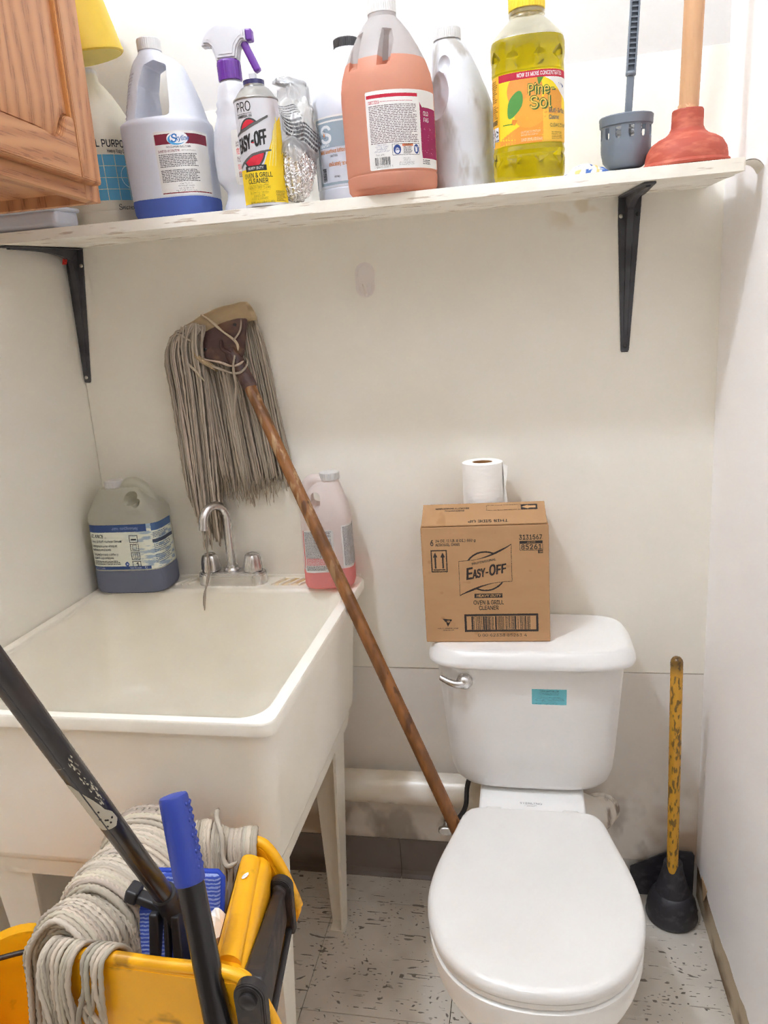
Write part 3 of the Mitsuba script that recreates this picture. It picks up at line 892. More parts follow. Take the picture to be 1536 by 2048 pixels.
# the wavy banner with half discs and the slanted name
up = lambda x: .160 + .030 * ((x - .072) / .104) ** 3 * 1.0 + .012 * ((x - .072) / .104)          # noqa
bx_ = np.linspace(.072, .176, 30)
s_ = (bx_ - .072) / .104
top = .1715 + .0035 * s_ + .029 * s_ ** 2.6
bot = .1005 + .026 * (1 - (1 - s_) ** 2.4) + .002 * s_
wt = .0008 + .0042 * np.clip((s_ - .35) / .45, 0, 1) * np.clip((1.02 - s_) / .3, .15, 1)
wb = .0008 + .0042 * np.clip((.65 - s_) / .45, 0, 1) * np.clip((s_ + .02) / .3, .15, 1)
ox = -BW
P.pts(list(zip(ox + bx_, top + wt)) + list(zip(ox + bx_[::-1], top[::-1])), K)
P.pts(list(zip(ox + bx_, bot)) + list(zip(ox + bx_[::-1], (bot - wb)[::-1])), K)
P.rect(ox + .072, .1005, ox + .0727, .1715, K); P.rect(ox + .1753, .1285, ox + .176, .204, K)
an = np.linspace(0, PI, 30)
banner = Polygon(list(zip(ox + bx_, top)) + list(zip(ox + bx_[::-1], bot[::-1])))
ring_ = Point(ox + .124, .150).buffer(.0415, 32).difference(Point(ox + .124, .150).buffer(.0385, 32)).difference(banner.buffer(.001))
P.poly(ring_.intersection(sbox(ox + .08, .08, ox + .168, .25)), K)
TX_('PROFESSIONAL', 98, 163.5, 4.2, rot=.19, shear=.1, width=.049, bold=True)
for k in (-.5, 0, .5):
  for (a_, b_, c_, d_, e_) in (('E', 85, 133, 23, .013), ('ASY-', 98.5, 135.5, 17, .031), ('O', 130.5, 141, 21, .013), ('FF', 144, 143.5, 18, .020)):
    TX_(a_, b_ + k, c_ + k * .3, d_, rot=.16, shear=.22, width=e_, bold=True)
TX_('E', 85, 133, 23, rot=.16, shear=.22, width=.013, bold=True)
TX_('ASY-', 98.5, 135.5, 17, rot=.16, shear=.22, width=.031, bold=True)
TX_('O', 130.5, 141, 21, rot=.16, shear=.22, width=.013, bold=True)
TX_('FF', 144, 143.5, 18, rot=.16, shear=.22, width=.020, bold=True)
R_(101, 94.5, 156, 103.5); TX_('HEAVY DUTY', 128.5, 96.5, 5.2, col=srgb(196, 152, 108), anchor='m', shear=.2, width=.049, bold=True)
TX_('OVEN & GRILL', 128, 80.5, 8.6, anchor='m', width=.060, bold=True)
TX_('CLEANER', 128, 69, 8.6, anchor='m', width=.039, bold=True)
P.frame(-BW + .079, .022, -BW + .225, .060, .0042, K); P.barcode(-BW + .093, -BW + .211, .0265, .055, K, 5)
TX_('0 00 62338 85261 4', 104, 11.5, 6.2, width=.098)
P.poly(Polygon([(ox + .035, .051), (ox + .054, .049), (ox + .045, .034), (ox + .042, .042)]), K); TX_('rb', 42.5, 42.5, 5, col=srgb(196, 152, 108), bold=True, shear=.3)
TX_('HEALTH \u2022 HYGIENE \u2022 HOME', 24, 29, 2.0, bold=True, width=.042); TX_('MADE IN USA', 34, 25, 2.0, bold=True, width=.023)
P.lay(f'{t}__lettering', on_plane((0, 0, 0), (1, 0, 0), (0, 0, 1)), BM)
P = Print()
P.text('THIS SIDE UP', -.115, .013, .0082, K, rot=PI, anchor='m', bold=True, width=.078)
P.text('RECKITT BENCKISER', -.186, .058, .0046, K, rot=PI, anchor='m', width=.068, bold=True); P.text('Distributed by:', -.182, .049, .0042, K, rot=PI, anchor='m', width=.040, bold=True)
P.frame(-.118, .045, -.018, .063, .0007, K); P.rect(-.050, .045, -.018, .063, K)
P.pts([(-.049, .054), (-.036, .047), (-.036, .050), (-.021, .050), (-.021, .058), (-.036, .058), (-.036, .061)], srgb(196, 152, 108))
P.lay(f'{t}__flap__lettering', on_plane((0, .001, BH + .0038), (1, 0, 0), (0, math.cos(.36), math.sin(.36)), 4e-4), BM)

t = thing('toilet_paper', 'white toilet paper roll with a loose end standing on the cardboard box', 'toilet paper')
PR = move(.9075, -.062, .9672)
wob = []
for k, z in enumerate(np.linspace(0, .101, 60)):
    a = np.arange(96) * 2 * PI / 96
    r = .0415 + .0005 * (meshkit.noise(np.stack([np.cos(a) * 5, np.sin(a) * 5, np.full(96, z * 420)], -1), 2) - .5) * 2
    wob.append(np.stack([r * np.sin(a), -r * np.cos(a), np.full(96, z)], -1))
o = np.array(wob)
inn = [sring(.037, .037, .1025, n=96), sring(.0225, .0225, .1025, n=96), sring(.021, .021, .1015, n=96), sring(.021, .021, .0, n=96)]
RR = np.concatenate([o, np.array(inn), o[:1]])
put(f'{t}__paper', rings(RR, False), 'white_paper', 50, M=PR)
put(f'{t}__core', rings(np.array([sring(.0205, .0205, .0, n=48), sring(.0208, .0208, .1005, n=48), sring(.0195, .0195, .1005, n=48), sring(.0195, .0195, 0, n=48)]), False), 'cardboard_edge', 50, M=PR)
a = np.linspace(PI * .45, PI * .72, 10)
sh = [(.0421 * math.sin(q), -.0421 * math.cos(q)) for q in a[::-1]] + [(.046, -.012), (.050, -.020)]
sh = spline(sh, 16)
zt = np.linspace(0, 1, 12)
R3 = np.array([[(x + .004 * math.sin(5 * z + i) * max(0, i - 9) / 7, y, .003 + z * (.098 - .010 * max(0, i - 11) / 4 * abs(math.sin(7 * z)))) for i, (x, y) in enumerate(sh)] for z in zt])
v = R3.reshape(-1, 3)
put(f'{t}__loose_sheet', trimesh.Trimesh(v, grid_faces(12, 16, False), process=False), 'white_paper', True, M=PR)

# ------------------------------------------------------------------ bottles and tools on the shelf
def thin(name, col, diff=1.0, spec=0.0, rough=.35):
    scene[name] = {'type': 'principledthin', 'base_color': {'type': 'rgb', 'value': list(col)}, 'roughness': rough, 'diff_trans': diff, 'spec_trans': spec, 'eta': 1.5}
    return name


thin('frosted_clear', srgb(214, 210, 208), .9, .35, .4)
thin('frosted_white', srgb(220, 222, 230), .55, .0, .35)
thin('orange_liquid', srgb(228, 170, 146), .85, .10, .3)
thin('blue_liquid', srgb(92, 112, 184), .6, .05, .3)
thin('pink_liquid', srgb(248, 170, 166), .9, .05, .3)
thin('pink_clear', srgb(248, 238, 234), .9, .15, .35)
thin('navy_liquid', srgb(112, 116, 132), .3, .05, .3)
thin('smoky_clear', srgb(238, 236, 224), 1.15, .20, .35)
thin('bag_film', srgb(246, 246, 246), .30, .90, .06)
plastic('jug_white', srgb(196, 199, 208), .32, .45)
plastic('jug_cream', srgb(204, 198, 180), .35, .45)
plastic('jug_grey', proc(lambda p, n, uv: mix(srgb(190, 191, 195), srgb(146, 138, 128), .8 * smoothstep(.52, .74, fbm(p.x * 40, p.y * 40, p.z * 12, 4)))), .4, .4)
plastic('label_white', srgb(214, 212, 209), .4, .4)
plastic('cap_white', srgb(202, 200, 198), .4, .4)
plastic('purple', srgb(92, 44, 132), .3, .45)
plastic('navy', srgb(46, 44, 86), .3, .45)
plastic('can_metal', srgb(146, 144, 140), .25, .5, metallic=.75)
plastic('yellow_tub', srgb(216, 180, 48), .4, .4)
plastic('yellow_tub_base', srgb(222, 200, 96), .45, .4)
plastic('yellow_cap', srgb(226, 192, 40), .35, .45)
plastic('brush_grey', srgb(106, 114, 124), .45, .4)
plastic('rubber_red', proc(lambda p, n, uv: mix(srgb(158, 70, 54), srgb(176, 96, 76), smoothstep(.45, .75, fbm(p.x * 40, p.y * 40, p.z * 90, 4)))), .6, .35)
plastic('wood_pale', proc(lambda p, n, uv: mix(srgb(198, 156, 118), srgb(180, 134, 96), fbm(p.x * 160, p.y * 160, p.z * 5, 3))), .5, .35)
bsdf('steel_wire', {'type': 'roughconductor', 'material': 'Al', 'alpha': .22, 'specular_reflectance': {'type': 'rgb', 'value': [.82, .80, .78]}})


def cap_mesh(r, h, z, ribs=36):
    a = np.arange(ribs * 4) * 2 * PI / (ribs * 4)
    rb = 1 + .012 * np.sign(np.cos(ribs * a))
    def rr(s, zz, k=1):
        q = r * s * (rb if k else np.ones_like(a))
        return np.stack([q * np.sin(a), -q * np.cos(a), np.full(len(a), zz)], -1)
    return rings(np.array([rr(1, z), rr(1, z + h * .12), rr(1, z + h * .86), rr(.97, z + h * .95, 0), rr(.90, z + h, 0), rr(.3, z + h, 0)]))


def jug_body(secs, cuts=(), n=72):
    b = man(loft(secs, n))
    for c in cuts:
        b = b - (c if isinstance(c, m3.Manifold) else man(c))
    return b


def split(b, z):
    up, lo = b.split_by_plane((0, 0, 1), z)
    return tm(up), tm(lo)


def window(poly, y0=-.2, y1=.2):
    """prism through the jug along y from an outline in (x, z)"""
    cs = m3.CrossSection([np.asarray(Polygon(poly).buffer(-.006).buffer(.006, 8).exterior.coords)[::-1][:-1]])
    if cs.area() <= 0:
        cs = m3.CrossSection([np.asarray(Polygon(poly).buffer(-.006).buffer(.006, 8).exterior.coords)[:-1]])
    m = tm(m3.Manifold.extrude(cs, y1 - y0))
    return man(xf(m, frame((0, y1, 0), (1, 0, 0), (0, 0, 1), (0, -1, 0))))


def round_gallon(r, h):
    k = r / .077
    return [(0, .064 * k, .064 * k, 2), (.003, .071 * k, .071 * k, 2), (.010, .0758 * k, .0758 * k, 2), (.028, .077 * k, .077 * k, 2), (.031, .0755 * k, .0755 * k, 2), (.034, .077 * k, .077 * k, 2),
            (.150, .0772 * k, .0772 * k, 2), (.165, .0765 * k, .0765 * k, 2), (.182, .0735 * k, .0735 * k, 2), (.200, .067 * k, .067 * k, 2), (.222, .056 * k, .056 * k, 2), (.244, .043 * k, .043 * k, 2), (.260, .031 * k, .031 * k, 2), (.268, .0235, .0235, 2), (h, .021, .021, 2)]


def front_handle(w=.017, z0=.184, z1=.256):
    """cuts that leave an upright grip bar at the front of a round jug's shoulder"""
    cuts = []
    pocket = lambda s: hull([(s * (w + a), y, z) for a, y0 in ((0, -.032), (.020, -.044)) for (y, z) in ((-.090, z0 + .002), (y0 - .018, z0 + .002), (y0 - .004, z0 + .012), (y0, z0 + .03), (y0 + .008, z1 - .014), (-.090, z1 - .004))])
    cuts += [pocket(-1), pocket(1)]
    cuts.append(hull([(x, y, z) for x in (-.024, .024) for (y, z) in ((-.048, z0 + .004), (-.030, z0 + .004), (-.026, z0 + .03), (-.019, z1 - .016), (-.024, z1 - .010), (-.030, z1 - .014), (-.043, z0 + .03))]))
    return cuts


def at(x, y, rot=0.0, base=SHELF):
    return base @ move(x, y, .0006) @ rotz(rot)


def trans_up(fn, M):
    return fn


def lines(P, rows, u, col, anchor='l'):
    for tx, v, h, w in rows:
        P.text(tx, u, v, h, col, anchor=anchor, width=w)


INK = .72
# -- white box lying at the left end
t = thing('white_box', 'low white plastic box lying on the shelf under the oak cabinet', 'box')
put(f'{t}__box_body', rbx(.004, .160, -.266, -.186, .0006, .036, .012, 4), 'jug_white', 40, M=SHELF)
put(f'{t}__box_lid', rbx(.002, .162, -.268, -.184, .030, .0385, .004, 3), 'jug_white', 40, M=SHELF)

# -- all purpose cleaner jug
t = thing('cleaner_jug', 'cream gallon jug labelled ALL PURPOSE with blue squares beside the cabinet', 'jug')
M = at(.1755, -.100, .47)
g1 = round_gallon(.0775, .284)
put(f'{t}__jug_body', tm(jug_body(g1)), 'jug_cream', 40, M=M)
put(f'{t}__cap', cap_mesh(.0215, .018, .272), 'cap_white', 40, M=M)
fn = on_loft(g1, .1)
P = Print()
B = srgb(96, 176, 214)
P.text('ALL PURPOSE', -.018, .1430, .0125, (.02, .02, .025), bold=True, width=.088)
P.text('Heavy Duty Cleaner', .018, .1330, .0062, (.03, .03, .04), bold=True, width=.05)
for a in range(4):
    for b_ in range(4):
        P.rect(-.014 + a * .0222, .0490 + b_ * .0205, .0068 + a * .0222, .0682 + b_ * .0205, B)
cir = Point(.058, .0915).buffer(.021, 24)
P.poly(cir.difference(cir.buffer(-.0012)), (.9, .94, .96))
P.text('S', .0225, .0315, .0105, (.03, .03, .04), xs=.8); P.text('PECTROWAX', .0295, .0325, .0052, (.03, .03, .04), bold=True, width=.04)
P.lay(f'{t}__lettering', fn, M)

# -- yellow tub upside down on that jug
t = thing('yellow_tub', 'yellow tapered plastic tub turned over on a jug beside the oak cabinet', 'tub')
M = SHELF @ move(.1830, -.106, .2965) @ rotx(.14) @ roty(-.10) @ move(0, 0, .0105)
put(f'{t}__tub_wall', loft([(0, .0745, .0745, 2), (.002, .077, .077, 2), (.006, .0775, .0775, 2), (.010, .0762, .0762, 2), (.17, .058, .058, 2), (.175, .054, .054, 2)], 64), 'yellow_tub', 30, M=M)
put(f'{t}__tub_face', loft([(-.0012, .066, .066, 2), (-.0006, .0715, .0715, 2), (.001, .0725, .0725, 2)], 64), 'yellow_tub_base', 40, M=M, label='paler flat end of the tub')

# -- skyline jug
t = thing('cleaner_jug', 'translucent white gallon jug with a little blue liquid and a side handle', 'jug')
M = at(.3555, -.161, .0) @ np.diag([.92, 1.0, 1.05, 1.0])
sk = [(0, .070, .062, 3), (.004, .077, .068, 3.2), (.012, .0795, .071, 3.4), (.030, .0805, .072, 3.4), (.033, .0795, .071, 3.4), (.036, .0805, .072, 3.4), (.148, .0835, .0735, 3.2), (.154, .0830, .073, 3.2), (.158, .079, .069, 3, .001), (.163, .0765, .062, 2.8, .002),
      (.19, .0715, .052, 2.6, .001), (.22, .0625, .042, 2.5, -.001), (.245, .052, .034, 2.4, -.003), (.258, .040, .028, 2.2, -.008), (.266, .026, .024, 2, -.0125), (.272, .021, .021, 2, -.0135), (.284, .0205, .0205, 2, -.0135)]
ribs = [hull([(-.12, -.1, z), (-.12, .1, z), (-.12, -.1, z + .0022), (-.12, .1, z + .0022), (-.0765 + (z - .165) * .31 + .006, -.012, z + .001), (-.0765 + (z - .165) * .31 + .006, .012, z + .001)]) for z in np.arange(.170, .238, .0052)]
body = jug_body(sk, [window([(-.036, .160), (.036, .160), (.037, .176), (.030, .243), (.006, .252), (-.014, .246), (-.028, .215)])])
up, lo = split(body, .033)
put(f'{t}__jug_body', up, 'frosted_white', 35, M=M)
put(f'{t}__liquid', lo, 'blue_liquid', 35, M=M, label='blue liquid in the bottom of the jug')
fr_ = on_loft(sk, .2, 0, -.0002)
for z in np.arange(.168, .240, .0052):
    k_ = np.linspace(-.098, -.058, 10) * (1 - (z - .168) * 3.2)
    put(f'{t}__grip_rib', tube(fr_(k_, np.full(10, z), np.zeros(10)), .0011, 6), 'frosted_white', 40, M=M)
put(f'{t}__cap', xf(cap_mesh(.0225, .019, .2725), move(-.0135, 0, 0)), 'cap_white', 40, M=M)
fn = on_loft(sk, .09, .0)
label_patch(f'{t}__label', fn, .0035, .125, .0365, .1345, 'label_white', M=M)
P = Print()
MAR, GR = srgb(120, 34, 52), srgb(70, 68, 72)
P.rect(.0055, .1145, .12, .1305, MAR); P.disc(.050, .1225, .020, .0105, (.93, .94, .96)); P.disc(.048, .121, .0165, .0085, srgb(74, 160, 214)); P.disc(.0515, .1225, .0155, .0078, (.93, .94, .96))
P.text('S', .0365, .1170, .0125, srgb(40, 110, 180), xs=1.1, shear=.2, bold=True); P.text('kyline', .0465, .1192, .0075, srgb(40, 96, 160), xs=.85, shear=.2, bold=True)
P.text('PRO CLEANING SOLUTIONS', .050, .1085, .0030, GR, anchor='m', width=.046, bold=True)
P.text('SUGGESTED USE DIRECTIONS', .009, .1025, .0034, MAR, width=.043, bold=True); P.rect(.054, .1040, .082, .1045, GR)
P.micro(.009, .086, .100, .079, 8, srgb(96, 94, 98), seed=4); P.micro(.009, .086, .0755, .0555, 8, srgb(96, 94, 98), seed=5)
for i, (tx, w) in enumerate((('FOR INDUSTRIAL USE ONLY', .026), ('KEEP OUT OF REACH OF CHILDREN', .031), ('READ SDS BEFORE USE', .029), ('NOT FOR FOOD USE', .042))):
    P.text(tx, .055, .0515 - i * .0036, .0021, GR, anchor='m', width=w)
P.rect(.006, .0380, .12, .0396, MAR)
P.lay(f'{t}__label__lettering', fn, M)

# -- white spray bottle
t = thing('spray_bottle', 'white trigger spray bottle with a purple collar and trigger', 'spray bottle')
M = at(.4850, -.150, .08) @ np.diag([1.03, 1.0, 1.065, 1.0])
sp = [(0, .034, .027, 3), (.003, .037, .030, 3), (.012, .0375, .030, 3), (.028, .030, .025, 2.8), (.038, .030, .025, 2.8), (.052, .041, .030, 2.8), (.060, .0435, .032, 2.8), (.085, .0445, .032, 2.8), (.11, .0435, .031, 2.8), (.135, .040, .030, 2.6), (.150, .0345, .027, 2.4), (.160, .031, .0255, 2.3),
      (.166, .033, .027, 2.3), (.171, .029, .0245, 2.2), (.177, .031, .026, 2.2), (.182, .0275, .0235, 2.2), (.190, .0265, .023, 2.1), (.203, .024, .022, 2), (.209, .018, .018, 2), (.214, .016, .016, 2)]
put(f'{t}__bottle', loft(sp, 64), 'white_plastic', 40, M=M)
put(f'{t}__collar', cap_mesh(.0205, .030, .2115, 24), 'purple', 30, M=M)
hd = Polygon([(-.018, .2415), (.018, .2415), (.0225, .258), (.030, .266), (.0375, .2665), (.0375, .2825), (.030, .286), (.012, .2905), (-.010, .2925), (-.026, .287), (-.036, .276), (-.041, .2655), (-.030, .2655), (-.024, .261), (-.020, .251)]).buffer(.002, 4)
hm = m3.Manifold.batch_boolean([man(xf(bprism(hd.buffer(-.001), .0165, .008), frame((0, 0, 0), (1, 0, 0), (0, 0, 1), (0, -1, 0)))), man(xf(bprism(Polygon([(-a, b) for a, b in hd.buffer(-.001).exterior.coords]), .0165, .008), frame((0, 0, 0), (-1, 0, 0), (0, 0, 1), (0, 1, 0))))], m3.OpType.Add)
put(f'{t}__spray_head', tm(hm), 'white_plastic', 40, M=M)
put(f'{t}__nozzle', rbx(.0365, .0485, -.0095, .0095, .2655, .2835, .003), 'purple', 40, M=M)
put(f'{t}__trigger', xf(rbx(-.006, .006, -.008, .008, -.050, .002, .004), move(.031, 0, .266) @ roty(-.42)), 'purple', 40, M=M)
fn = on_loft(sp, .085, .02)
P = Print()
RD = srgb(226, 90, 88)
P.poly(sbox(-.020, .050, .03, .128).buffer(.004), (.86, .83, .78))
P.text('Limpiador', .0, .119, .003, GR, width=.014)
for k in range(5):
    P.micro(-.017, .028, .114 - k * .012, .1055 - k * .012, 5, RD if k % 2 else srgb(120, 100, 100), seed=10 + k)
P.text('WARNING', -.016, .1005, .0034, RD, bold=True, width=.018); P.text('PRECAUCION', -.016, .0635, .0034, RD, bold=True, width=.022)
P.lay(f'{t}__label', fn, M)

# -- aerosol can
t = thing('aerosol_can', 'white and yellow oven cleaner aerosol can at the front of the shelf', 'aerosol can')
M = at(.5555, -.236, -.02)
CR = .0372
cn = [(0, .034, .034, 2), (.0006, CR, CR, 2), (.003, CR + .0004, CR + .0004, 2), (.0045, CR, CR, 2), (.1665, CR, CR, 2)]
put(f'{t}__can', loft(cn, 72), 'white_plastic', 40, M=M)
put(f'{t}__shoulder', lathe([(CR - .001, .166), (CR + .0009, .1668), (CR + .0012, .1685), (CR + .0004, .1702), (.0345, .172), (.030, .179), (.024, .186), (.0175, .190), (.0175, .193), (.016, .194), (.012, .192)], 64), 'can_metal', 40, M=M)
put(f'{t}__actuator_ring', rings(np.array([sring(.0175, .0175, .1925), sring(.0178, .0178, .199), sring(.0150, .0150, .199), sring(.0145, .0145, .1925), sring(.0175, .0175, .1925)]), False), 'navy', 40, M=M)
put(f'{t}__actuator', cat([rbx(-.006, .006, -.006, .006, .190, .212, .003)]), 'white_plastic', 40, M=M)
fn = on_loft(cn, .09)
P = Print()
YE, DK = srgb(250, 214, 40), srgb(36, 34, 34)
uu = np.linspace(-.065, .065, 60)
yt = .060 + np.clip((uu - .012) / .03, 0, 1) * .062 + np.clip((uu - .033) / .03, 0, 1) * .02
for a, b_, c_, d_ in zip(uu[:-1], uu[1:], yt[:-1], yt[1:]):
    P.pts([(a, .005), (b_, .005), (b_, d_), (a, c_)], YE)
for k in range(3):
    P.pts([(.022 + .006 * k, .062), (.0235 + .006 * k, .062), (.040 + .004 * k, .118 + .01 * k), (.037 + .004 * k, .118 + .01 * k)], srgb(252, 236, 140))
P.text('PRO', -.0275, .148, .0145, DK, width=.030, bold=False); P.rect(-.0275, .1445, .0035, .1450, DK); P.text('COMMERCIAL USE', -.0275, .139, .0038, DK, width=.031, bold=True)
RED = srgb(214, 44, 62)
mid_ = (-.004, .098)
ring2 = Point(mid_).buffer(.0325, 32)
ban = Polygon([(-.038, .115), (-.01, .120), (.012, .129), (.030, .138), (.032, .1385), (.030, .088), (.012, .086), (-.004, .083), (-.022, .074), (-.038, .066)])
from shapely import affinity as aff
ell = aff.scale(ring2, .78, 1.22)
P.poly(ell.difference(ban.buffer(.0015)), srgb(70, 66, 68))
P.poly(ell.buffer(-.0028).difference(ban.buffer(.004)), RED)
P.poly(Polygon([(-.038, .113), (-.01, .119), (.012, .128), (.030, .137), (.030, .1405), (.010, .1315), (-.012, .1225), (-.038, .1165)]), srgb(96, 94, 94))
P.poly(Polygon([(-.038, .066), (-.022, .074), (-.004, .083), (.012, .086), (.030, .088), (.030, .0855), (.012, .083), (-.003, .0795), (-.020, .070), (-.038, .062)]), srgb(96, 94, 94))
for k in (-.0007, 0, .0007):
    P.text('EASY-OFF', -.033 + k, .086 + k * .4, .021, DK, rot=.20, shear=.22, width=.057, bold=True)
P.rect(-.0025, .0985, .0015, .1002, RED)
P.rect(-.021, .0558, .018, .0645, DK); P.text('HEAVY DUTY', -.0015, .0582, .0042, (.9, .9, .9), anchor='m', width=.029, bold=True)
P.text('OVEN & GRILL', 0, .0455, .0072, DK, anchor='m', width=.054, bold=True); P.text('CLEANER', 0, .0365, .0072, DK, anchor='m', width=.037, bold=True)
lines(P, (('Limpiador de hornos y parrillas', .0325, .0024, .036), ('3 MINUTE DEEP CLEAN', .0275, .0040, .042), ('DESTROYS TOUGH', .0195, .0038, .034), ('BAKED-ON', .0148, .0038, .020), ('FOOD & GREASE', .0100, .0038, .030)), 0, srgb(90, 72, 20), 'm')
P.rect(-.018, .0255, .020, .0258, srgb(90, 72, 20)); P.text('NET WT. 24 OZ. (1 LB. 8 OZ.) 680 g', -.018, .0048, .0034, srgb(60, 50, 16), width=.044, bold=True)
P.micro(.030, .052, .0235, .006, 7, srgb(110, 90, 30), seed=8)
P.lay(f'{t}__lettering', fn, M)

# -- steel scrubbers in a plastic bag
t = thing('plastic_bag', 'clear crumpled plastic bag of steel scrubbers beside the aerosol can', 'plastic bag')
M = at(.5975, -.147, 0)
ic = trimesh.creation.icosphere(4, 1.0)
d = ic.vertices.copy()
r1 = .82 + .5 * (meshkit.fbm(d * 2.4 + 4, 4, 3) - .45)
v = d * r1[:, None] * [.047, .032, .112] + [-.006, 0, .125]
up_ = np.clip((v[:, 2] - .12) / .13, 0, 1)
v[:, 0] += -.030 * up_ ** 2 + .03 * up_ * (v[:, 2] < .21)
v[:, 1] *= 1 - .55 * up_
v += .006 * (meshkit.fbm(v * 55, 3, 9) - .5)[:, None] * d * 2
v[:, 2] = np.maximum(v[:, 2], .0012 + .0006 * meshkit.noise(v * 90))
put(f'{t}__bag', trimesh.Trimesh(v, ic.faces, process=False), 'bag_film', 25, M=M)
P = Print()
P.micro(-.030, .012, .150, .118, 5, srgb(64, 62, 66), .6, seed=31); P.micro(-.024, .022, .172, .152, 5, srgb(120, 120, 124), .35, seed=32); P.micro(-.004, .040, .142, .110, 5, srgb(84, 82, 86), .6, seed=35)
lab = lambda u, v_, l: np.stack([u + .010 * np.sin(v_ * 60), -.024 + .006 * np.sin(u * 160 + 1) - .01 * (v_ - .14) * 5, v_ + u * -.45 + .006 * np.sin(u * 120)], -1)
P.lay(f'{t}__printed_film', lab, M)


def scrubber(x, y, z, rx, ry, rz, seed, lab):
    r = np.random.default_rng(seed)
    t = thing('steel_scrubber', lab, 'scouring pad')
    ms = []
    for k in range(60):
        a = np.linspace(0, 2 * PI, 46)
        tilt = rotz(r.uniform(0, PI)) @ rotx(r.uniform(-.5, .5) + (PI / 2 if k % 3 else 0)) @ roty(r.uniform(-.5, .5))
        s = r.uniform(.80, 1.0)
        p = np.stack([np.cos(a), np.sin(a), r.uniform(-.55, .55) + .07 * np.sin(a * r.integers(14, 20) + k)], -1)
        p /= np.linalg.norm(p, axis=1, keepdims=True)
        p *= (s + .05 * np.cos(a * 17 + k))[:, None]
        p = p @ tilt[:3, :3].T * [rx, ry, rz] + [x, y, z]
        ms.append(tube(p, .0007, 4, False))
    th, ph = np.meshgrid(np.arange(120) * 2 * PI / 120, np.linspace(-PI / 2 + .02, PI / 2 - .02, 90))
    k_ = .90 * (1 + .055 * np.cos(th * 15 + .5 * np.sin(ph * 3)) + .035 * np.cos(ph * 44 + PI * np.floor(th * 15 / PI)) + .10 * (meshkit.noise(np.stack([np.cos(th) * 2, np.sin(th) * 2, ph * 1.3], -1), seed) - .5))
    R = np.stack([x + rx * k_ * np.cos(ph) * np.sin(th), y - ry * k_ * np.cos(ph) * np.cos(th), z + rz * k_ * np.sin(ph)], -1)
    put(f'{t}__wire_coil', cat(ms), 'steel_wire', False, M=SHELF, kind='stuff')
    put(f'{t}__wire_core', rings(R), 'steel_wire', True, M=SHELF)


scrubber(.6075, -.221, .0505, .033, .024, .046, 3, 'shiny steel scouring pad in clear wrap standing between aerosol can and labelled jug')
scrubber(.5985, -.149, .076, .030, .021, .038, 4, 'steel scouring pad inside the clear bag behind the front pad')
v = ic.vertices * (1 + .10 * (meshkit.fbm(ic.vertices * 3.2, 4, 8) - .5))[:, None] * [.0375, .0285, .056]
v[:, 0] *= 1 - .25 * np.clip(v[:, 2] / .056, 0, 1)
v = v + [.6070, -.221, .0565]
v[:, 2] = np.maximum(v[:, 2], .0008)
fcs = ic.faces[(v[ic.faces][:, :, 2] > .074 + .010 * np.sin(v[ic.faces][:, :, 0] * 160)).all(1)]
put('steel_scrubber__film_wrapper', trimesh.Trimesh(v, fcs, process=False), 'bag_film', 25, M=SHELF)

# -- white jug with black cap
t = thing('cleaner_jug', 'white gallon jug with black cap and grey framed label behind the orange jug', 'jug')
M = at(.6885, -.0795, .0)
g2 = round_gallon(.0755, .274)
put(f'{t}__jug_body', tm(jug_body(g2)), 'jug_white', 40, M=M)
put(f'{t}__cap', cap_mesh(.0235, .018, .266, 44), 'black_plastic', 30, M=M)
fn = on_loft(g2, .09)
label_patch(f'{t}__label', fn, -.092, .08, .032, .150, 'label_white', M=M)
P = Print()
SL, OR = srgb(160, 176, 188), srgb(206, 128, 58)
P.rect(-.092, .033, -.088, .149, SL); P.micro(-.1, -.094, .14, .06, 20, srgb(90, 100, 110))
P.frame(-.066, .036, .07, .147, .0045, SL)
P.rect(-.0595, .0985, .02, .1395, SL)
P.text('S', -.0545, .1065, .028, (.92, .93, .94), xs=1.15, bold=True); P.frame(-.0475, .1145, -.0405, .1275, .0007, srgb(90, 100, 110)); P.disc(-.044, .1195, .0016, .0028, OR); P.pts([(-.0455, .1205), (-.0425, .1205), (-.044, .125)], OR)
P.text('Spartan', -.055, .1005, .0052, (.92, .93, .94), bold=True, width=.022)
P.text('Mild luxurious lotion', -.0585, .0895, .0066, OR, bold=True, width=.056); P.text('delicately scented', -.038, .0675, .0066, OR, bold=True, width=.05)
P.text('CAUTION', -.034, .0825, .0034, GR, width=.016); P.text('READ', -.028, .0475, .0034, GR, width=.012)
P.barcode(-.056, -.046, .043, .066, srgb(60, 60, 66), 9, True, 24)
P.lay(f'{t}__label__lettering', fn, M)

# -- orange gallon jug
t = thing('soap_jug', 'large translucent gallon jug of orange pink liquid on the shelf front edge', 'jug')
M = at(.7785, -.2125, -.03)
g3 = round_gallon(.0775, .284)
body = jug_body(g3, front_handle())
body = body.rotate([0, 0, -14])
up, lo = split(body, .2015)
put(f'{t}__jug_body', up, 'frosted_clear', 35, M=M)
put(f'{t}__liquid', lo, 'orange_liquid', 35, M=M, label='orange pink liquid filling most of the jug')
put(f'{t}__cap', cap_mesh(.0235, .022, .274, 40), 'cap_white', 30, M=M)
fn = on_loft(g3, .09)
label_patch(f'{t}__label', fn, -.0225, .120, .034, .149, 'label_white', M=M)
P = Print()
CRM = srgb(190, 40, 62)
P.rect(-.0205, .1385, .0655, .1435, CRM); P.text('DIRECTIONS', -.0175, .1305, .0044, CRM, bold=True, width=.018); P.rect(.002, .1325, .056, .1331, CRM)
P.micro(-.0175, .064, .1285, .072, 23, srgb(112, 92, 96), .5, .05, 21)
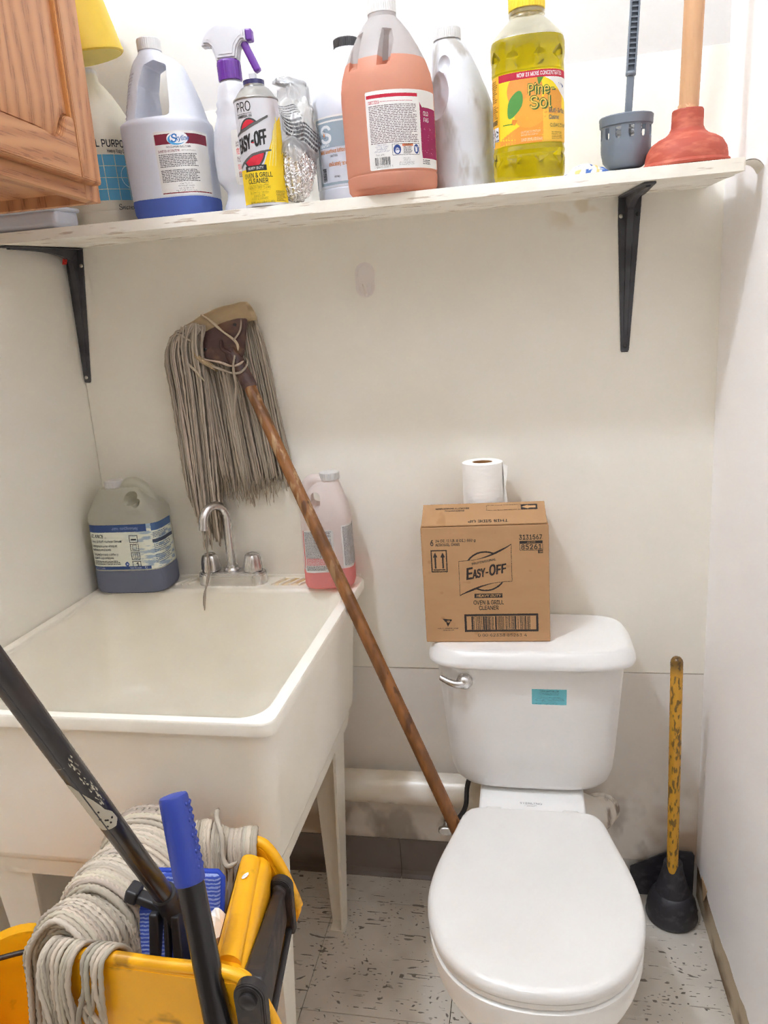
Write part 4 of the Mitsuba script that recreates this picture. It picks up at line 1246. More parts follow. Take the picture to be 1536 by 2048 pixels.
lines(P, (('FOR INDUSTRIAL USE ONLY', .0695, .0021, .017), ('KEEP OUT OF REACH OF CHILDREN', .0663, .0021, .022), ('SEE SDS FOR SAFETY', .0631, .0021, .017), ('BEFORE USING THIS PRODUCT', .0599, .0021, .026)), .0, srgb(60, 60, 120), 'm')
P.text('TUI No. 18742', -.003, .0545, .0026, GR, anchor='m', width=.015); P.barcode(-.0125, .0135, .0405, .0525, (.03, .03, .03), 12, False, 26); P.text('7 00695 33879 1', -.0145, .0365, .0034, GR, width=.031)
P.frame(.017, .0535, .0645, .0705, .0007, GR); P.rect(.0335, .0665, .0525, .0698, srgb(206, 110, 70)); P.text('WARNING', .043, .0671, .002, (.1, .05, .02), anchor='m', width=.012, bold=True); P.micro(.0355, .051, .066, .055, 6, GR, seed=3)
BLU = srgb(44, 66, 130)
for a in (.0252, .0585):
    P.disc(a, .062, .0062 if a < .03 else .0045, .0072, BLU)
P.disc(.0252, .0605, .0036, .0042, (.85, .85, .9)); P.rect(.0215, .0610, .0289, .0634, BLU); P.rect(.0222, .0618, .0248, .0628, (.9, .9, .9)); P.rect(.0256, .0618, .0282, .0628, (.9, .9, .9))
P.pts([(.0565, .0575), (.0600, .0580), (.0606, .066), (.0592, .0665), (.0588, .063), (.0568, .0665), (.0558, .066)], (.85, .85, .9))
lines(P, (('Distributed by', .0475, .0021, .013), ('IJSD INC., LLC', .0445, .0021, .013), ('1710 Wholesalers Court', .0415, .0021, .026), ('Wholesale, NY 11701 USA', .0385, .0021, .026)), .040, GR, 'm')
P.pts([(.0695, .131), (.0745, .124), (.120, .124), (.120, .0485), (.071, .0485), (.0695, .06)], srgb(150, 34, 84))
P.text('OLD', .0765, .112, .0062, (.9, .88, .9), bold=True, width=.014); P.text('FAS', .0765, .1025, .0062, (.9, .88, .9), bold=True, width=.014)
r = random.Random(5)
for k in range(22):
    P.disc(.071 + .03 * r.random(), .05 + .045 * r.random(), .0006, .0006, (.85, .6, .72), n=8)
P.micro(.071, .09, .047, .039, 3, GR, seed=9)
P.lay(f'{t}__label__lettering', fn, M)

# -- dusty white jug
t = thing('bleach_jug', 'dusty white gallon jug without a label between orange jug and yellow cleaner', 'jug')
M = at(.8965, -.135, .0)
g4 = [(0, .050, .050, 2.6), (.004, .0565, .0565, 2.6), (.035, .0585, .0585, 2.6), (.038, .0565, .0565, 2.6), (.118, .0565, .0565, 2.5), (.140, .0545, .0545, 2.4, -.001), (.165, .048, .048, 2.3, -.004), (.195, .040, .042, 2.2, -.009), (.22, .033, .034, 2.1, -.014), (.235, .0285, .028, 2, -.018), (.243, .0215, .0215, 2, -.020), (.255, .020, .020, 2, -.020)]
hole = tm(hull([(x, y, z) for x in (-.075, -.022) for (y, z) in ((-.08, .158), (-.05, .145), (.02, .16), (.02, .212), (-.08, .218))]))
ball = trimesh.creation.icosphere(4, 1.0)
scoop = man(trimesh.Trimesh(ball.vertices * [.030, .030, .046] + [-.047, -.052, .160], ball.faces, process=False)) + man(trimesh.Trimesh(ball.vertices * [.014, .018, .017] + [-.026, -.047, .204], ball.faces, process=False))
put(f'{t}__jug_body', tm(jug_body(g4, [scoop])), 'jug_grey', 40, M=M)
put(f'{t}__cap', xf(cap_mesh(.0235, .018, .2445, 44), move(-.020, 0, 0)), 'cap_white', 30, M=M)

# -- yellow cleaner bottle
t = thing('cleaner_bottle', 'clear bottle of yellow green cleaner with orange fruit label and yellow cap', 'bottle')
M = at(1.0105, -.2, -.03)
ps = [(0, .050, .044, 2.6), (.004, .056, .050, 2.6), (.012, .0585, .052, 2.6), (.034, .0590, .0525, 2.6), (.040, .0575, .051, 2.6), (.046, .0590, .0525, 2.6), (.052, .0575, .051, 2.6), (.054, .0568, .0503, 2.6), (.160, .0568, .0503, 2.6), (.162, .0580, .0515, 2.6), (.176, .0575, .051, 2.6), (.188, .0590, .0525, 2.6), (.202, .0590, .0525, 2.5), (.212, .0565, .050, 2.4), (.224, .046, .041, 2.2), (.236, .034, .032, 2), (.242, .0275, .027, 2), (.246, .026, .026, 2), (.2465, .0285, .0285, 2), (.251, .0285, .0285, 2), (.252, .0245, .0245, 2), (.262, .024, .024, 2)]
bt = man(loft(ps, 72))
# faceted bands above and below the label
for z0, s in ((.180, 1), (.036, -1)):
    for k in range(10):
        a = k * 2 * PI / 10 + .3
        fc = hull([(.0645 * math.sin(a + da), -.058 * math.cos(a + da), z0 + dz) for da, dz in ((-.30, 0), (.30, 0), (0, .017 * s), (0, -.012 * s))] + [(.0555 * math.sin(a), -.0495 * math.cos(a), z0 + .001 * s)])
        bt = bt - fc
scene['yellow_juice'] = {'type': 'principled', 'base_color': {'type': 'rgb', 'value': srgb(196, 174, 16)}, 'roughness': .03, 'spec_trans': .93, 'eta': 1.36, 'specular': .5}
scene['yellow_juice'].pop('specular')
thin('clear_pet', srgb(244, 240, 222), .1, .9, .05)
up, lo = split(bt, .209)
put(f'{t}__bottle_top', up, 'clear_pet', 25, M=M)
put(f'{t}__liquid', lo, 'yellow_juice', 25, M=M, label='yellow green liquid')
put(f'{t}__cap', cap_mesh(.0285, .03, .2535, 40), 'yellow_cap', 30, M=M)
fn = on_loft(ps, .1, 0, 7e-4)
plastic('label_yellow', srgb(222, 168, 40), .4, .4)
label_patch(f'{t}__label', fn, -.085, .095, .0545, .1585, 'label_yellow', M=M, r=.001)
fn = on_loft(ps, .1, 0, 1.1e-3)
P = Print()
O1, O2, YL, BRN = srgb(240, 148, 60), srgb(248, 160, 62), srgb(252, 222, 48), srgb(150, 96, 20)
WH = (.93, .92, .88)
P.rect(-.047, .055, .090, .1505, YL)
main = sbox(-.047, .055, .09, .1505)
cl = lambda g: g.intersection(main)
P.poly(cl(Polygon([(-.047, .055), (.030, .055), (.030, .108), (.012, .095), (-.010, .082), (-.047, .064)])), O2)
P.poly(cl(Point(-.004, .131).buffer(.028, 24)), srgb(238, 158, 74)); P.poly(cl(aff.rotate(aff.scale(Point(.006, .100).buffer(.024, 24), 1.15, .9), 25)), srgb(244, 172, 66)); P.poly(cl(Point(.042, .112).buffer(.019, 24)), srgb(240, 164, 66))
P.pts([(-.026, .084), (-.020, .083), (-.016, .090), (-.024, .092)], srgb(232, 140, 50)); P.rect(-.040, .0845, -.024, .0858, srgb(86, 130, 50))
leaf = aff.rotate(Polygon(spline([(-.020, 0), (-.008, .009), (.008, .011), (.022, .002), (.010, -.009), (-.008, -.008)], 30, True)), 62)
P.poly(aff.translate(leaf, -.021, .1115), srgb(86, 150, 70)); P.pts([(.018, .136), (.027, .150), (.020, .1505), (.015, .148)], srgb(90, 140, 60))
P.poly(cl(Polygon([(.020, .1505), (.090, .1505), (.090, .108), (.058, .1235), (.040, .141)])), WH)
P.poly(cl(sbox(.024, .055, .09, .103)), srgb(250, 196, 74))
for (tx, u, v_, h, w) in (('Pine-', .0, .1245, .0145, .043), ('Sol', .003, .104, .0175, .034)):
    P.text(tx, u + .0012, v_ - .0012, h, srgb(54, 88, 40), width=w + .001, bold=True)
    P.text(tx, u - .0008, v_ + .0006, h, srgb(64, 96, 44), width=w + .001, bold=True)
    P.text(tx, u, v_, h, srgb(250, 206, 96), width=w)
P.text('CLOROX', .051, .1365, .0026, BLU, width=.010); P.pts([(.060, .138), (.066, .136), (.062, .132), (.061, .136)], BLU)
P.text('Multi-Surface', .033, .0965, .0062, srgb(50, 60, 92), bold=True, width=.036); P.text('Cleaner', .033, .087, .0062, srgb(50, 60, 92), bold=True, width=.020)
P.text('CLEANS SO MUCH', .035, .076, .0048, srgb(84, 80, 50), bold=True, width=.042); P.micro(.038, .062, .0695, .0575, 5, srgb(130, 100, 40), .4, seed=2)
P.text('CAUTION: EYE IRRITANT', -.011, .0695, .0034, srgb(252, 226, 190), width=.031); P.text('READ BACK PANEL CAREFULLY', -.011, .066, .0022, srgb(252, 226, 190), width=.027)
P.text('2.8 QT (90 FL OZ) 2.66 L', -.011, .0582, .0042, srgb(252, 230, 196), bold=True, width=.034)
P.rect(-.047, .1475, .090, .1580, CRM); P.text('NOW 2X MORE CONCENTRATED', -.016, .1502, .0056, (.93, .9, .9), bold=True, width=.075)
P.micro(-.079, -.050, .154, .098, 19, srgb(170, 120, 30), .5, .25, 40); P.micro(-.079, -.051, .0965, .089, 3, srgb(60, 50, 40), .6, .1, 41)
P.rect(-.0765, .057, -.0635, .085, (.9, .9, .9)); P.barcode(-.075, -.065, .058, .084, (.05, .05, .08), 15, True, 22)
P.rect(-.0615, .064, -.050, .085, (.9, .9, .9)); P.rect(-.0608, .0648, -.0507, .0672, (.03, .03, .03)); P.text('REFILL', -.0557, .0652, .0016, (.9, .9, .9), anchor='m', width=.008, bold=True)
for k in range(3):
    a = PI / 2 + k * 2 * PI / 3
    c_, s2 = math.cos(a), math.sin(a)
    q = np.array([(-.0028, .0020), (.0012, .0020), (.0012, .0010), (.0036, .0030), (.0012, .0050), (.0012, .0040), (-.0028, .0040)]) + [0, .0006]
    P.pts(np.stack([-.0557 + q[:, 0] * c_ - q[:, 1] * s2, .0755 + (q[:, 0] * s2 + q[:, 1] * c_)], -1), (.03, .03, .03))
P.lay(f'{t}__label__lettering', fn, M)

# -- crumpled packet
t = thing('paper_packet', 'small crumpled white printed packet lying on the shelf before the toilet brush', 'packet')
n1, n2 = 26, 16
gx, gy = np.meshgrid(np.linspace(-1, 1, n1), np.linspace(-1, 1, n2), indexing='ij')
hh = .0135 * np.clip(1 - np.abs(gx) ** 2.5, 0, 1) * np.clip(1 - np.abs(gy) ** 2.5, 0, 1) * (.55 + .9 * meshkit.noise(np.stack([gx * 3, gy * 3, gx * 0], -1), 5))
topv = np.stack([1.1045 + .035 * gx + .004 * gy, -.236 + .026 * gy, .0012 + hh], -1).reshape(-1, 3)
botv = topv.copy(); botv[:, 2] = .0006
fc = grid_faces(n1, n2, False)
edge = np.concatenate([np.arange(n2), np.arange(1, n1) * n2 + n2 - 1, (n1 - 1) * n2 + np.arange(n2 - 2, -1, -1), np.arange(n1 - 2, 0, -1) * n2])
e2 = np.roll(edge, -1); N_ = n1 * n2
sd = np.vstack([np.stack([edge, edge + N_, e2 + N_], -1), np.stack([edge, e2 + N_, e2], -1)])
u_ = topv[:, 0] * 240; w_ = topv[:, 1] * 240
pat = meshkit.noise(np.stack([u_ * .5, w_ * .5, u_ * 0], -1), 3)
colr = np.where((pat > .64)[:, None], srgb(70, 96, 150), np.where((pat < .20)[:, None], srgb(214, 170, 110), srgb(240, 238, 234)))
put(t, trimesh.Trimesh(np.vstack([topv, botv]), np.vstack([fc, fc[:, ::-1] + N_, sd[:, ::-1]]), process=False), 'fibre', False, color=np.vstack([colr, colr]), M=SHELF)

# -- toilet brush in its holder
t = thing('toilet_brush', 'blue grey plastic toilet brush standing in a slotted cup holder on the shelf', 'toilet brush')
M = at(1.173, -.148, 0)
cup = [(.0105, .010), (.0108, .020), (.014, .029), (.024, .0375), (.040, .0408), (.078, .0408), (.0785, .0432), (.092, .0440), (.0935, .0425), (.0925, .0405), (.078, .0385), (.040, .0385), (.024, .034), (.015, .022)]
cupm = man(loft([(z, r_, r_, 2) for z, r_ in cup], 72, True))
for k in range(12):
    a = k * 2 * PI / 12 + .1
    c0 = np.array([math.sin(a), -math.cos(a)])
    sl = tm(m3.Manifold.hull(m3.Manifold.cylinder(.03, .0048, .0048, 16).translate([0, 0, 0]) + m3.Manifold.cube((.0096, .001, .03)).translate([-.0048, .0125, 0])))
    cupm = cupm - man(xf(sl, frame((c0[0] * .03, c0[1] * .03, .0615), (c0[1] * -1, c0[0], 0), (0, 0, 1), (c0[0], c0[1], 0))))
put(f'{t}__holder_cup', tm(cupm), 'brush_grey', 35, M=M)
put(f'{t}__holder_foot', lathe([(.032, .0004), (.0335, .002), (.033, .006), (.027, .009), (.012, .0112)], 56), 'brush_grey', 40, M=M)
HB = M @ move(0, 0, .03) @ rotx(-.02) @ roty(.048)
put(f'{t}__shaft', cat([rbx(-.0058, .0058, -.0042, .0042, 0, .125, .002)]), 'brush_grey', 35, M=HB)
put(f'{t}__collar', lathe([(.007, .1235), (.0085, .1255), (.0085, .1285), (.007, .1305)], 24), 'brush_grey', 40, M=HB)
put(f'{t}__grip', cat([rbx(-.0078, -.0050, -.0050, .0050, .128, .37, .001, 2), rbx(.0050, .0078, -.0050, .0050, .128, .37, .001, 2), rbx(-.0055, .0055, .0010, .0030, .128, .37, .0008, 2)]), 'brush_grey', 30, M=HB)
for z in np.arange(.14, .30, .0075):
    put(f'{t}__grip_rung', rbx(-.0053, .0053, -.0042, .0012, z, z + .0022, .0006, 2), 'brush_grey', 30, M=HB)
br = []
for k in range(260):
    a, z = rng.uniform(0, 2 * PI), rng.uniform(.0, .055)
    br.append(tube([(0, 0, z), (.012 * math.cos(a), .012 * math.sin(a), z + .002), (.024 * math.cos(a), .024 * math.sin(a), z + rng.uniform(-.004, .008))], .0006, 3, False))
put(f'{t}__bristles', cat(br), 'label_white', False, M=HB, kind='stuff')

# -- unclear dark item behind the brush, shaped as a black plastic lid
t = thing('sink_stopper', 'small round black plastic lid lying on the shelf between toilet brush and red plunger', 'plastic_lid')
put(t, lathe([(.024, .0006), (.026, .002), (.026, .014), (.024, .016), (.010, .0165)], 40), 'black_plastic', 40, M=at(1.2270, -.094))

# -- red plunger
t = thing('plunger', 'red rubber plunger with a pale wooden handle at the right end of the shelf', 'plunger')
M = at(1.262, -.196, 0)
pr = [(.062, .0006), (.0665, .0015), (.068, .0045), (.0665, .0075), (.0640, .009), (.0632, .016), (.061, .026), (.054, .037), (.044, .0435), (.034, .0475), (.0275, .053), (.0245, .060), (.0240, .083), (.0225, .0855), (.0160, .086)]
put(f'{t}__rubber_cup', lathe(pr, 72), 'rubber_red', 45, M=M)
put(f'{t}__handle', xf(lathe([(.0148, .075), (.0150, .09), (.0152, .25), (.0152, .44), (.012, .4485), (.004, .452)], 32), roty(.012)), 'wood_pale', 40, M=M)
put(f'{t}__handle_collar', xf(tm(hull(np.vstack([sring(.0156, .0156, .0865, n=24), sring(.0156, .0156, .0895, n=24) + np.c_[np.zeros(24), np.zeros(24), np.linspace(0, .003, 24)]]))), np.eye(4)), 'wood_pale', 40, M=M)

INK = 1.0
# ------------------------------------------------------------------ adhesive hook on the wall
t = thing('adhesive_hook', 'small oval white adhesive hook on the back wall below the shelf', 'hook')
HM = frame((.675, -.0031, 1.449), (1, 0, .02), (0, 0, 1), (0, -1, 0))
ov = LineString([(0, -.0145), (0, .0145)]).buffer(.0205, 16)
plastic('hook_plastic', srgb(234, 226, 222), .35, .4)
put(f'{t}__base_plate', xf(bprism(ov.buffer(-.005), .0022, .0005), HM), 'hook_plastic', 30)
put(f'{t}__rim', xf(bprism(ov.difference(ov.buffer(-.0062)), .0048, .0018), HM), 'hook_plastic', 40)
put(f'{t}__hook_plate', xf(bprism(ov.buffer(-.0068).intersection(sbox(-.03, -.04, .03, -.0045)), .0038, .001), HM), 'hook_plastic', 30)
put(f'{t}__prong', xf(tube(spline([(-.003, -.008, .003), (0, -.017, .0065), (.002, -.026, .012), (.003, -.030, .019), (.003, -.0265, .0235)], 16), np.linspace(.0038, .0032, 16), 12), HM), 'hook_plastic', 40)


# ------------------------------------------------------------------ yarn
def yarn_cols(n, k, base, var, seed):
    r = np.random.default_rng(seed)
    return np.repeat(np.clip(np.asarray(base)[None] * (1 + r.normal(0, var, (n, 1))) * (1 + r.normal(0, .02, (n, 3))), 0, 1), k, 0)


def catmull(pts, n):
    p = np.asarray(pts, float)
    p = np.vstack([2 * p[0] - p[1], p, 2 * p[-1] - p[-2]])
    k = np.linalg.norm(np.diff(p, axis=0), axis=1) ** .5 + 1e-6
    T_ = np.concatenate([[0], np.cumsum(k)])
    out = []
    for t in np.linspace(T_[1], T_[-2] - 1e-9, n):
        i = min(max(int(np.searchsorted(T_, t, 'right')) - 1, 1), len(p) - 3)
        a = [p[i - 1 + j] for j in range(4)]
        t0, t1, t2, t3 = T_[i - 1:i + 3]
        A1, A2, A3 = ((t1 - t) * a[0] + (t - t0) * a[1]) / (t1 - t0), ((t2 - t) * a[1] + (t - t1) * a[2]) / (t2 - t1), ((t3 - t) * a[2] + (t - t2) * a[3]) / (t3 - t2)
        B1, B2 = ((t2 - t) * A1 + (t - t0) * A2) / (t2 - t0), ((t3 - t) * A2 + (t - t1) * A3) / (t3 - t1)
        out.append(((t2 - t) * B1 + (t - t1) * B2) / (t2 - t1))
    return np.array(out)


class Yarns:
    def __init__(s, base, var=.10, seed=1):
        s.ms, s.cs, s.base, s.var, s.r = [], [], np.asarray(base), var, np.random.default_rng(seed)

    def add(s, path, rad, sides=7, twist=600., lobes=2, depth=.22, fray=0, step=.0045, tint=None):
        p = np.asarray(path, float)
        L = np.linalg.norm(np.diff(p, axis=0), axis=1).sum()
        n = max(6, int(L / step))
        d = np.concatenate([[0], np.cumsum(np.linalg.norm(np.diff(p, axis=0), axis=1))])
        q = np.stack([np.interp(np.linspace(0, d[-1], n), d, p[:, i]) for i in range(3)], -1)
        if fray:
            q = q + (meshkit.noise(q * 900 + s.r.uniform(0, 99), 3) - .5)[:, None] * rad * .35 * s.r.normal(0, 1, 3)
        rr = rad * np.ones(n)
        rr[-3:] *= [.95, .75, .35]
        m = tube(q, rr, sides, True, twist, lobes, depth)
        c = np.clip(s.base * (1 + s.r.normal(0, s.var)) * (1 + s.r.normal(0, .015, 3)), 0, 1)
        if tint is not None:
            c = c * tint
        tt = np.concatenate([np.repeat(np.linspace(0, 1, n), sides), [0, 1]])
        col = c[None] * (1 - .10 * np.clip(tt - .8, 0, 1)[:, None] * 5 * np.array([.3, .6, 1.]))
        s.ms.append(m); s.cs.append(np.clip(col, 0, 1))

    def put(s, key, label=None):
        m = cat(s.ms)
        return put(key, m, 'fibre', True, label=label, kind='stuff', color=np.vstack(s.cs))


# ------------------------------------------------------------------ old string mop leaning upside down over the sink
t = thing('string_mop', 'old grey string mop upside down against the wall, wooden handle over sink edge', 'mop')
HT, HBt = np.array([.4235, -.0632, 1.2400]), np.array([.866, -.320, .3385])
HT = HT + (HT - HBt) * .022


def old_wood(p, n, uv):
    s = fbm(p.x * 50, p.y * 50, p.z * 6, 4)
    base = mix(srgb(130, 82, 40), srgb(94, 58, 27), smoothstep(.3, .7, s))
    base = mix(base, srgb(176, 142, 104), .8 * smoothstep(.50, .68, fbm(p.x * 90 + 3, p.y * 90, p.z * 11, 4)) * smoothstep(.70, 1.05, p.z))
    return mix(base, srgb(60, 34, 18), .7 * smoothstep(.62, .74, fbm(p.x * 70, p.y * 70, p.z * 14 + 9, 3)))


plastic('old_wood', proc(old_wood), .38, .45)
plastic('mop_clamp', proc(lambda p, n, uv: mix(srgb(72, 50, 48), srgb(104, 74, 56), smoothstep(.45, .75, fbm(p.x * 40, p.y * 40, p.z * 40, 4)))), .4, .45)
plastic('mesh_band', proc(lambda p, n, uv: mix(srgb(214, 194, 162), srgb(148, 124, 92), smoothstep(.1, .7, dr.maximum(dr.abs(dr.sin(p.x * 1250 + p.z * 500)), dr.abs(dr.sin(p.z * 1250 - p.x * 500))) - .35))), .8, .2)
L_ = np.linalg.norm(HBt - HT)
put(f'{t}__handle', xf(lathe([(.0105, 0), (.0128, .004), (.0130, .05), (.0134, L_ * .5), (.0130, L_ - .006), (.010, L_)], 28), align(HT, HBt)), 'old_wood', 40)
# head frame: u across the clamp, v up along the handle, w towards the room
hv = (HT - HBt) / L_
hv = hv * np.array([1, .35, 1]); hv /= np.linalg.norm(hv)
hu = np.cross(hv, [0, 1, 0]) * -1
hu /= np.linalg.norm(hu)
if hu[0] < 0:
    hu = -hu
hw = np.cross(hu, hv)
HF = frame(HT, hu, hv, hw)
put(f'{t}__socket', xf(lathe([(.0150, -.018), (.0158, -.012), (.0162, .0), (.0155, .012), (.0160, .035), (.017, .062), (.012, .075)], 28), HF @ frame((0, 0, 0), (1, 0, 0), (0, 0, -1), (0, 1, 0))), 'mop_clamp', 40)
cl_ = Polygon(spline([(-.016, .022), (-.040, .052), (-.064, .094), (-.058, .104), (0, .113), (.058, .104), (.064, .094), (.040, .052), (.016, .022)], 60, True))
CF = HF @ move(-.003, .024, -.001) @ np.diag([1.13, 1.0, 1.0, 1.0])
put(f'{t}__clamp_plate', xf(bprism(cl_, .006, .002), CF), 'mop_clamp', 30)
put(f'{t}__clamp_lug', xf(cat([tube(spline([(-.004, .075, .006), (-.006, .055, .014), (.004, .040, .015), (.006, .022, .010), (.012, .014, .012)], 20), .0035, 10)]), CF), 'mop_clamp', 40)
for (a, b_) in ((-.040, .078), (.036, .088)):
    put(f'{t}__rivet', xf(lathe([(.0035, .005), (.0035, .0068), (.0015, .0075)], 14), CF @ move(a, b_, 0)), 'black_plastic', 40)
# tan mesh band folded over the top of the clamp
bd = []
for a in np.linspace(-.078, .078, 40):
    prof = []
    for q in np.linspace(0, 2 * PI, 22, endpoint=False):
        rr_ = .019 * (1 + .16 * (meshkit.noise(np.array([[a * 60, q * 2, 1.]]), 4)[0] - .5))
        prof.append((a - .004, .110 - .17 * a + .012 * (1 - (a / .078) ** 2) + rr_ * math.sin(q) * 1.15, -.006 + rr_ * .85 * math.cos(q)))
    bd.append(prof)
put(f'{t}__mesh_band', xf(rings(np.array(bd)), CF), 'mesh_band', 40)
put(f'{t}__mesh_band', xf(rings(np.array([[(-.060 + .014 * k / 9 * 1.5, .072 - .04 * k / 9 + .013 * math.sin(q) * (1 - .3 * k / 9), .010 + .010 * math.cos(q)) for q in np.linspace(0, 2 * PI, 16, endpoint=False)] for k in range(10)])[::-1]), CF), 'mesh_band', 40)
Y = Yarns(srgb(170, 158, 144), .16, 5)
r = np.random.default_rng(11)
band0 = (CF @ np.array([-.075, .112, 0, 1]))[:3]
band1 = (CF @ np.array([.075, .112, 0, 1]))[:3]
# strands that leave the band over its left end and hang on the left; the rest hang behind the clamp
for k in range(330):
    s_ = r.uniform(0, 1)
    layer = r.uniform(0, 1)
    if k < 150:       # left bundle
        st = band0 + (band1 - band0) * r.uniform(-.02, .35) + np.array([0, .010 - .03 * layer, .012 * r.uniform(-1, 1)])
        x = .236 + .088 * s_ ** .9
        end = .992 - .088 * (1 - abs(s_ - .58) / .58) + r.normal(0, .018)
        zt = 1.330 + .022 * math.sin(s_ * 2.2) + .012 * layer
        yy_ = -.014 - .050 * layer
        xe = x + .012 * (1 - s_) - .012 * s_ + r.normal(0, .003)
        p = [st, (x + .012 + .3 * (st[0] - x), yy_ - .008, zt + .022), (x, yy_ - .004, zt - .02), (x - .001 + r.normal(0, .002), yy_, zt - .10), (x * .75 + xe * .25 + r.normal(0, .002), yy_, (zt + end) / 2), (xe + r.normal(0, .003), yy_ + r.normal(0, .003), end)]
    else:             # middle and right
        s2 = s_
        st = band0 + (band1 - band0) * (.22 + .80 * s2) + np.array([0, .026 + .014 * layer, -.004 - .030 * s2])
        x = st[0] + (-.028 + .040 * s2) + r.normal(0, .003)
        end = 1.032 + .012 * math.sin(s2 * 9) + r.normal(0, .016) - .035 * (s2 < .12)
        yy_ = -.006 - .020 * layer - .022 * (1 - s2)
        xe = x + .012 + .022 * s2 + r.normal(0, .004)
        zt = st[2]
        p = [st, (st[0] * .5 + x * .5, min(st[1], yy_) , zt - .018), (x, yy_, zt - .055), (x * .7 + xe * .3, yy_, zt * .6 + end * .4), (x * .3 + xe * .7, yy_ + r.normal(0, .002), zt * .25 + end * .75), (xe, yy_ + r.normal(0, .003), end)]
    Y.add(catmull(p, 40), r.uniform(.0021, .0029), 6, 700 + 200 * r.uniform(), 2, .25, 1, .004)
# one long loose end, and the fray at the tips
Y.add(spline([(.285, -.058, 1.02), (.282, -.060, .96), (.2795, -.062, .92), (.277, -.064, .87), (.281, -.074, .842), (.280, -.092, .813), (.279, -.110, .790), (.278, -.116, .758)], 44), .0026, 6, 700, 2, .25, 1, .004)
for k in range(140):
    x = r.uniform(.25, .45)
    z = 1.04 if x > .31 else .985
    p0 = np.array([x, -.02 - .03 * r.uniform(), z + r.uniform(-.02, .02)])
    Y.add(spline([p0, p0 + [r.normal(0, .003), 0, -.02], p0 + [r.normal(0, .005), r.normal(0, .003), -.03 - .02 * r.uniform()]], 8), .0009, 4, 0, 0, 0, 0, .006, (.92, .88, .8))
# cords tied round the clamp
for pts in ([(-.078, .095, .004), (-.05, .060, .012), (-.022, .034, .013), (.0, .012, .017), (.020, .012, .014)], [(-.080, .100, .002), (-.055, .055, .014), (-.026, .020, .018), (.004, -.006, .019), (.024, .004, .012), (.020, .020, -.002)],
            [(-.012, .142, .010), (.0, .118, .013), (.012, .084, .012), (.024, .050, .012), (.020, .036, .016)], [(.02, .060, .012), (.040, .070, .010), (.052, .090, .006)],
            [(-.079, .115, .006), (-.085, .085, .012), (-.076, .050, .014), (-.070, .020, .012)], [(.012, .030, .020), (-.002, .010, .022), (-.013, -.020, .021), (-.030, -.050, .020), (-.052, -.085, .018)]):
    Y.add(xf(trimesh.Trimesh(spline(pts, 30), [[0, 1, 2]], process=False), CF).vertices, .0026, 7, 700, 2, .22, 0, .004, (1.12, 1.1, 1.06))
Y.put(f'{t}__yarn', 'matted grey cotton yarn')

# ------------------------------------------------------------------ jugs on the sink ledge
t = thing('glass_cleaner_jug', 'square jug of dark blue glass cleaner with torn label in the sink corner', 'jug')
M = move(.1015, -.070, SR + .0005) @ rotz(.05)
gl = [(0, .078, .050, 4), (.004, .084, .056, 4.2), (.012, .086, .058, 4.4), (.048, .086, .058, 4.4), (.052, .0850, .057, 4.4), (.164, .0845, .0565, 4.4), (.168, .0855, .0575, 4.4), (.184, .0845, .0565, 4.2), (.196, .080, .052, 3.6), (.212, .070, .044, 3, -.004), (.226, .058, .034, 2.8, -.008), (.236, .050, .028, 2.6, -.010), (.2385, .047, .026, 2.5, -.011)]
bd_ = jug_body(gl)
neck = man(loft([(.20, .030, .024, 2.4, -.022), (.225, .022, .021, 2, -.026), (.235, .0195, .0195, 2, -.026), (.243, .0185, .0185, 2, -.026)], 40))
hd_ = man(tube(spline([(-.010, 0, .226), (.006, 0, .244), (.024, 0, .2465), (.042, 0, .236), (.058, 0, .214), (.064, 0, .195)], 30), .0125, 20))
eye = man(tube([(.0265, -.09, .2175), (.0265, .09, .2175)], .0145, 24)) + man(tube([(.040, -.09, .208), (.040, .09, .208)], .009, 20))
bd_ = (bd_ + neck + hd_) - eye
up, lo = split(bd_, .056)
put(f'{t}__jug_body', up, 'smoky_clear', 35, M=M)
put(f'{t}__liquid', lo, 'navy_liquid', 35, M=M, label='dark blue liquid')
put(f'{t}__cap', xf(cap_mesh(.0215, .017, .2375, 40), move(-.026, 0, 0)), 'cap_white', 30, M=M)
fn = on_loft(gl, .1)
plastic('label_worn', proc(lambda p, n, uv: mix(srgb(216, 218, 204), srgb(146, 164, 178), smoothstep(.46, .62, fbm(p.x * 60, p.y * 60, p.z * 160, 4)) * smoothstep(.10, .17, p.x))), .6, .3)
label_patch(f'{t}__label', fn, -.082, .150, .0585, .163, 'label_worn', M=M, r=.001)
P = Print()
NV, BK = srgb(46, 66, 112), srgb(30, 34, 44)
P.rect(-.082, .146, .062, .163, NV); P.text('JohnsonDiversey', .044, .1515, .0066, srgb(150, 164, 190), anchor='r', width=.062)
P.text('GLANCE', -.076, .1335, .0078, BK, shear=.3, bold=True, width=.034); P.text('SC', -.039, .132, .003, BK, width=.005)
for i, tx in enumerate(('Glass & Multi-Surface Cleaner', 'Nettoyants pour vitres et', 'surfaces multiples', 'Limpiador para vidrios y', 'superficies multiples')):
    P.text(tx, -.075, .1225 - i * .0082 - .0025 * (i > 0) - .003 * (i > 2), .0054, BK, bold=True, width=(.076, .064, .048, .064, .052)[i])
for i in range(4):
    P.frame(.020, .1215 - i * .0200, .040, .1385 - i * .0200, .0013, BK)
P.text('1', .0275, .0645, .0105, BK, bold=True); P.rect(.024, .1265, .036, .130, BK); P.frame(.025, .105, .035, .116, .001, BK); P.frame(.0245, .0845, .0355, .0955, .001, BK); P.rect(.0295, .0845, .0305, .0955, BK)
P.disc(.006, .0715, .0058, .0058, srgb(50, 70, 130)); P.text('NSF', .006, .0698, .0034, (.8, .82, .85), anchor='m', width=.006, bold=True)
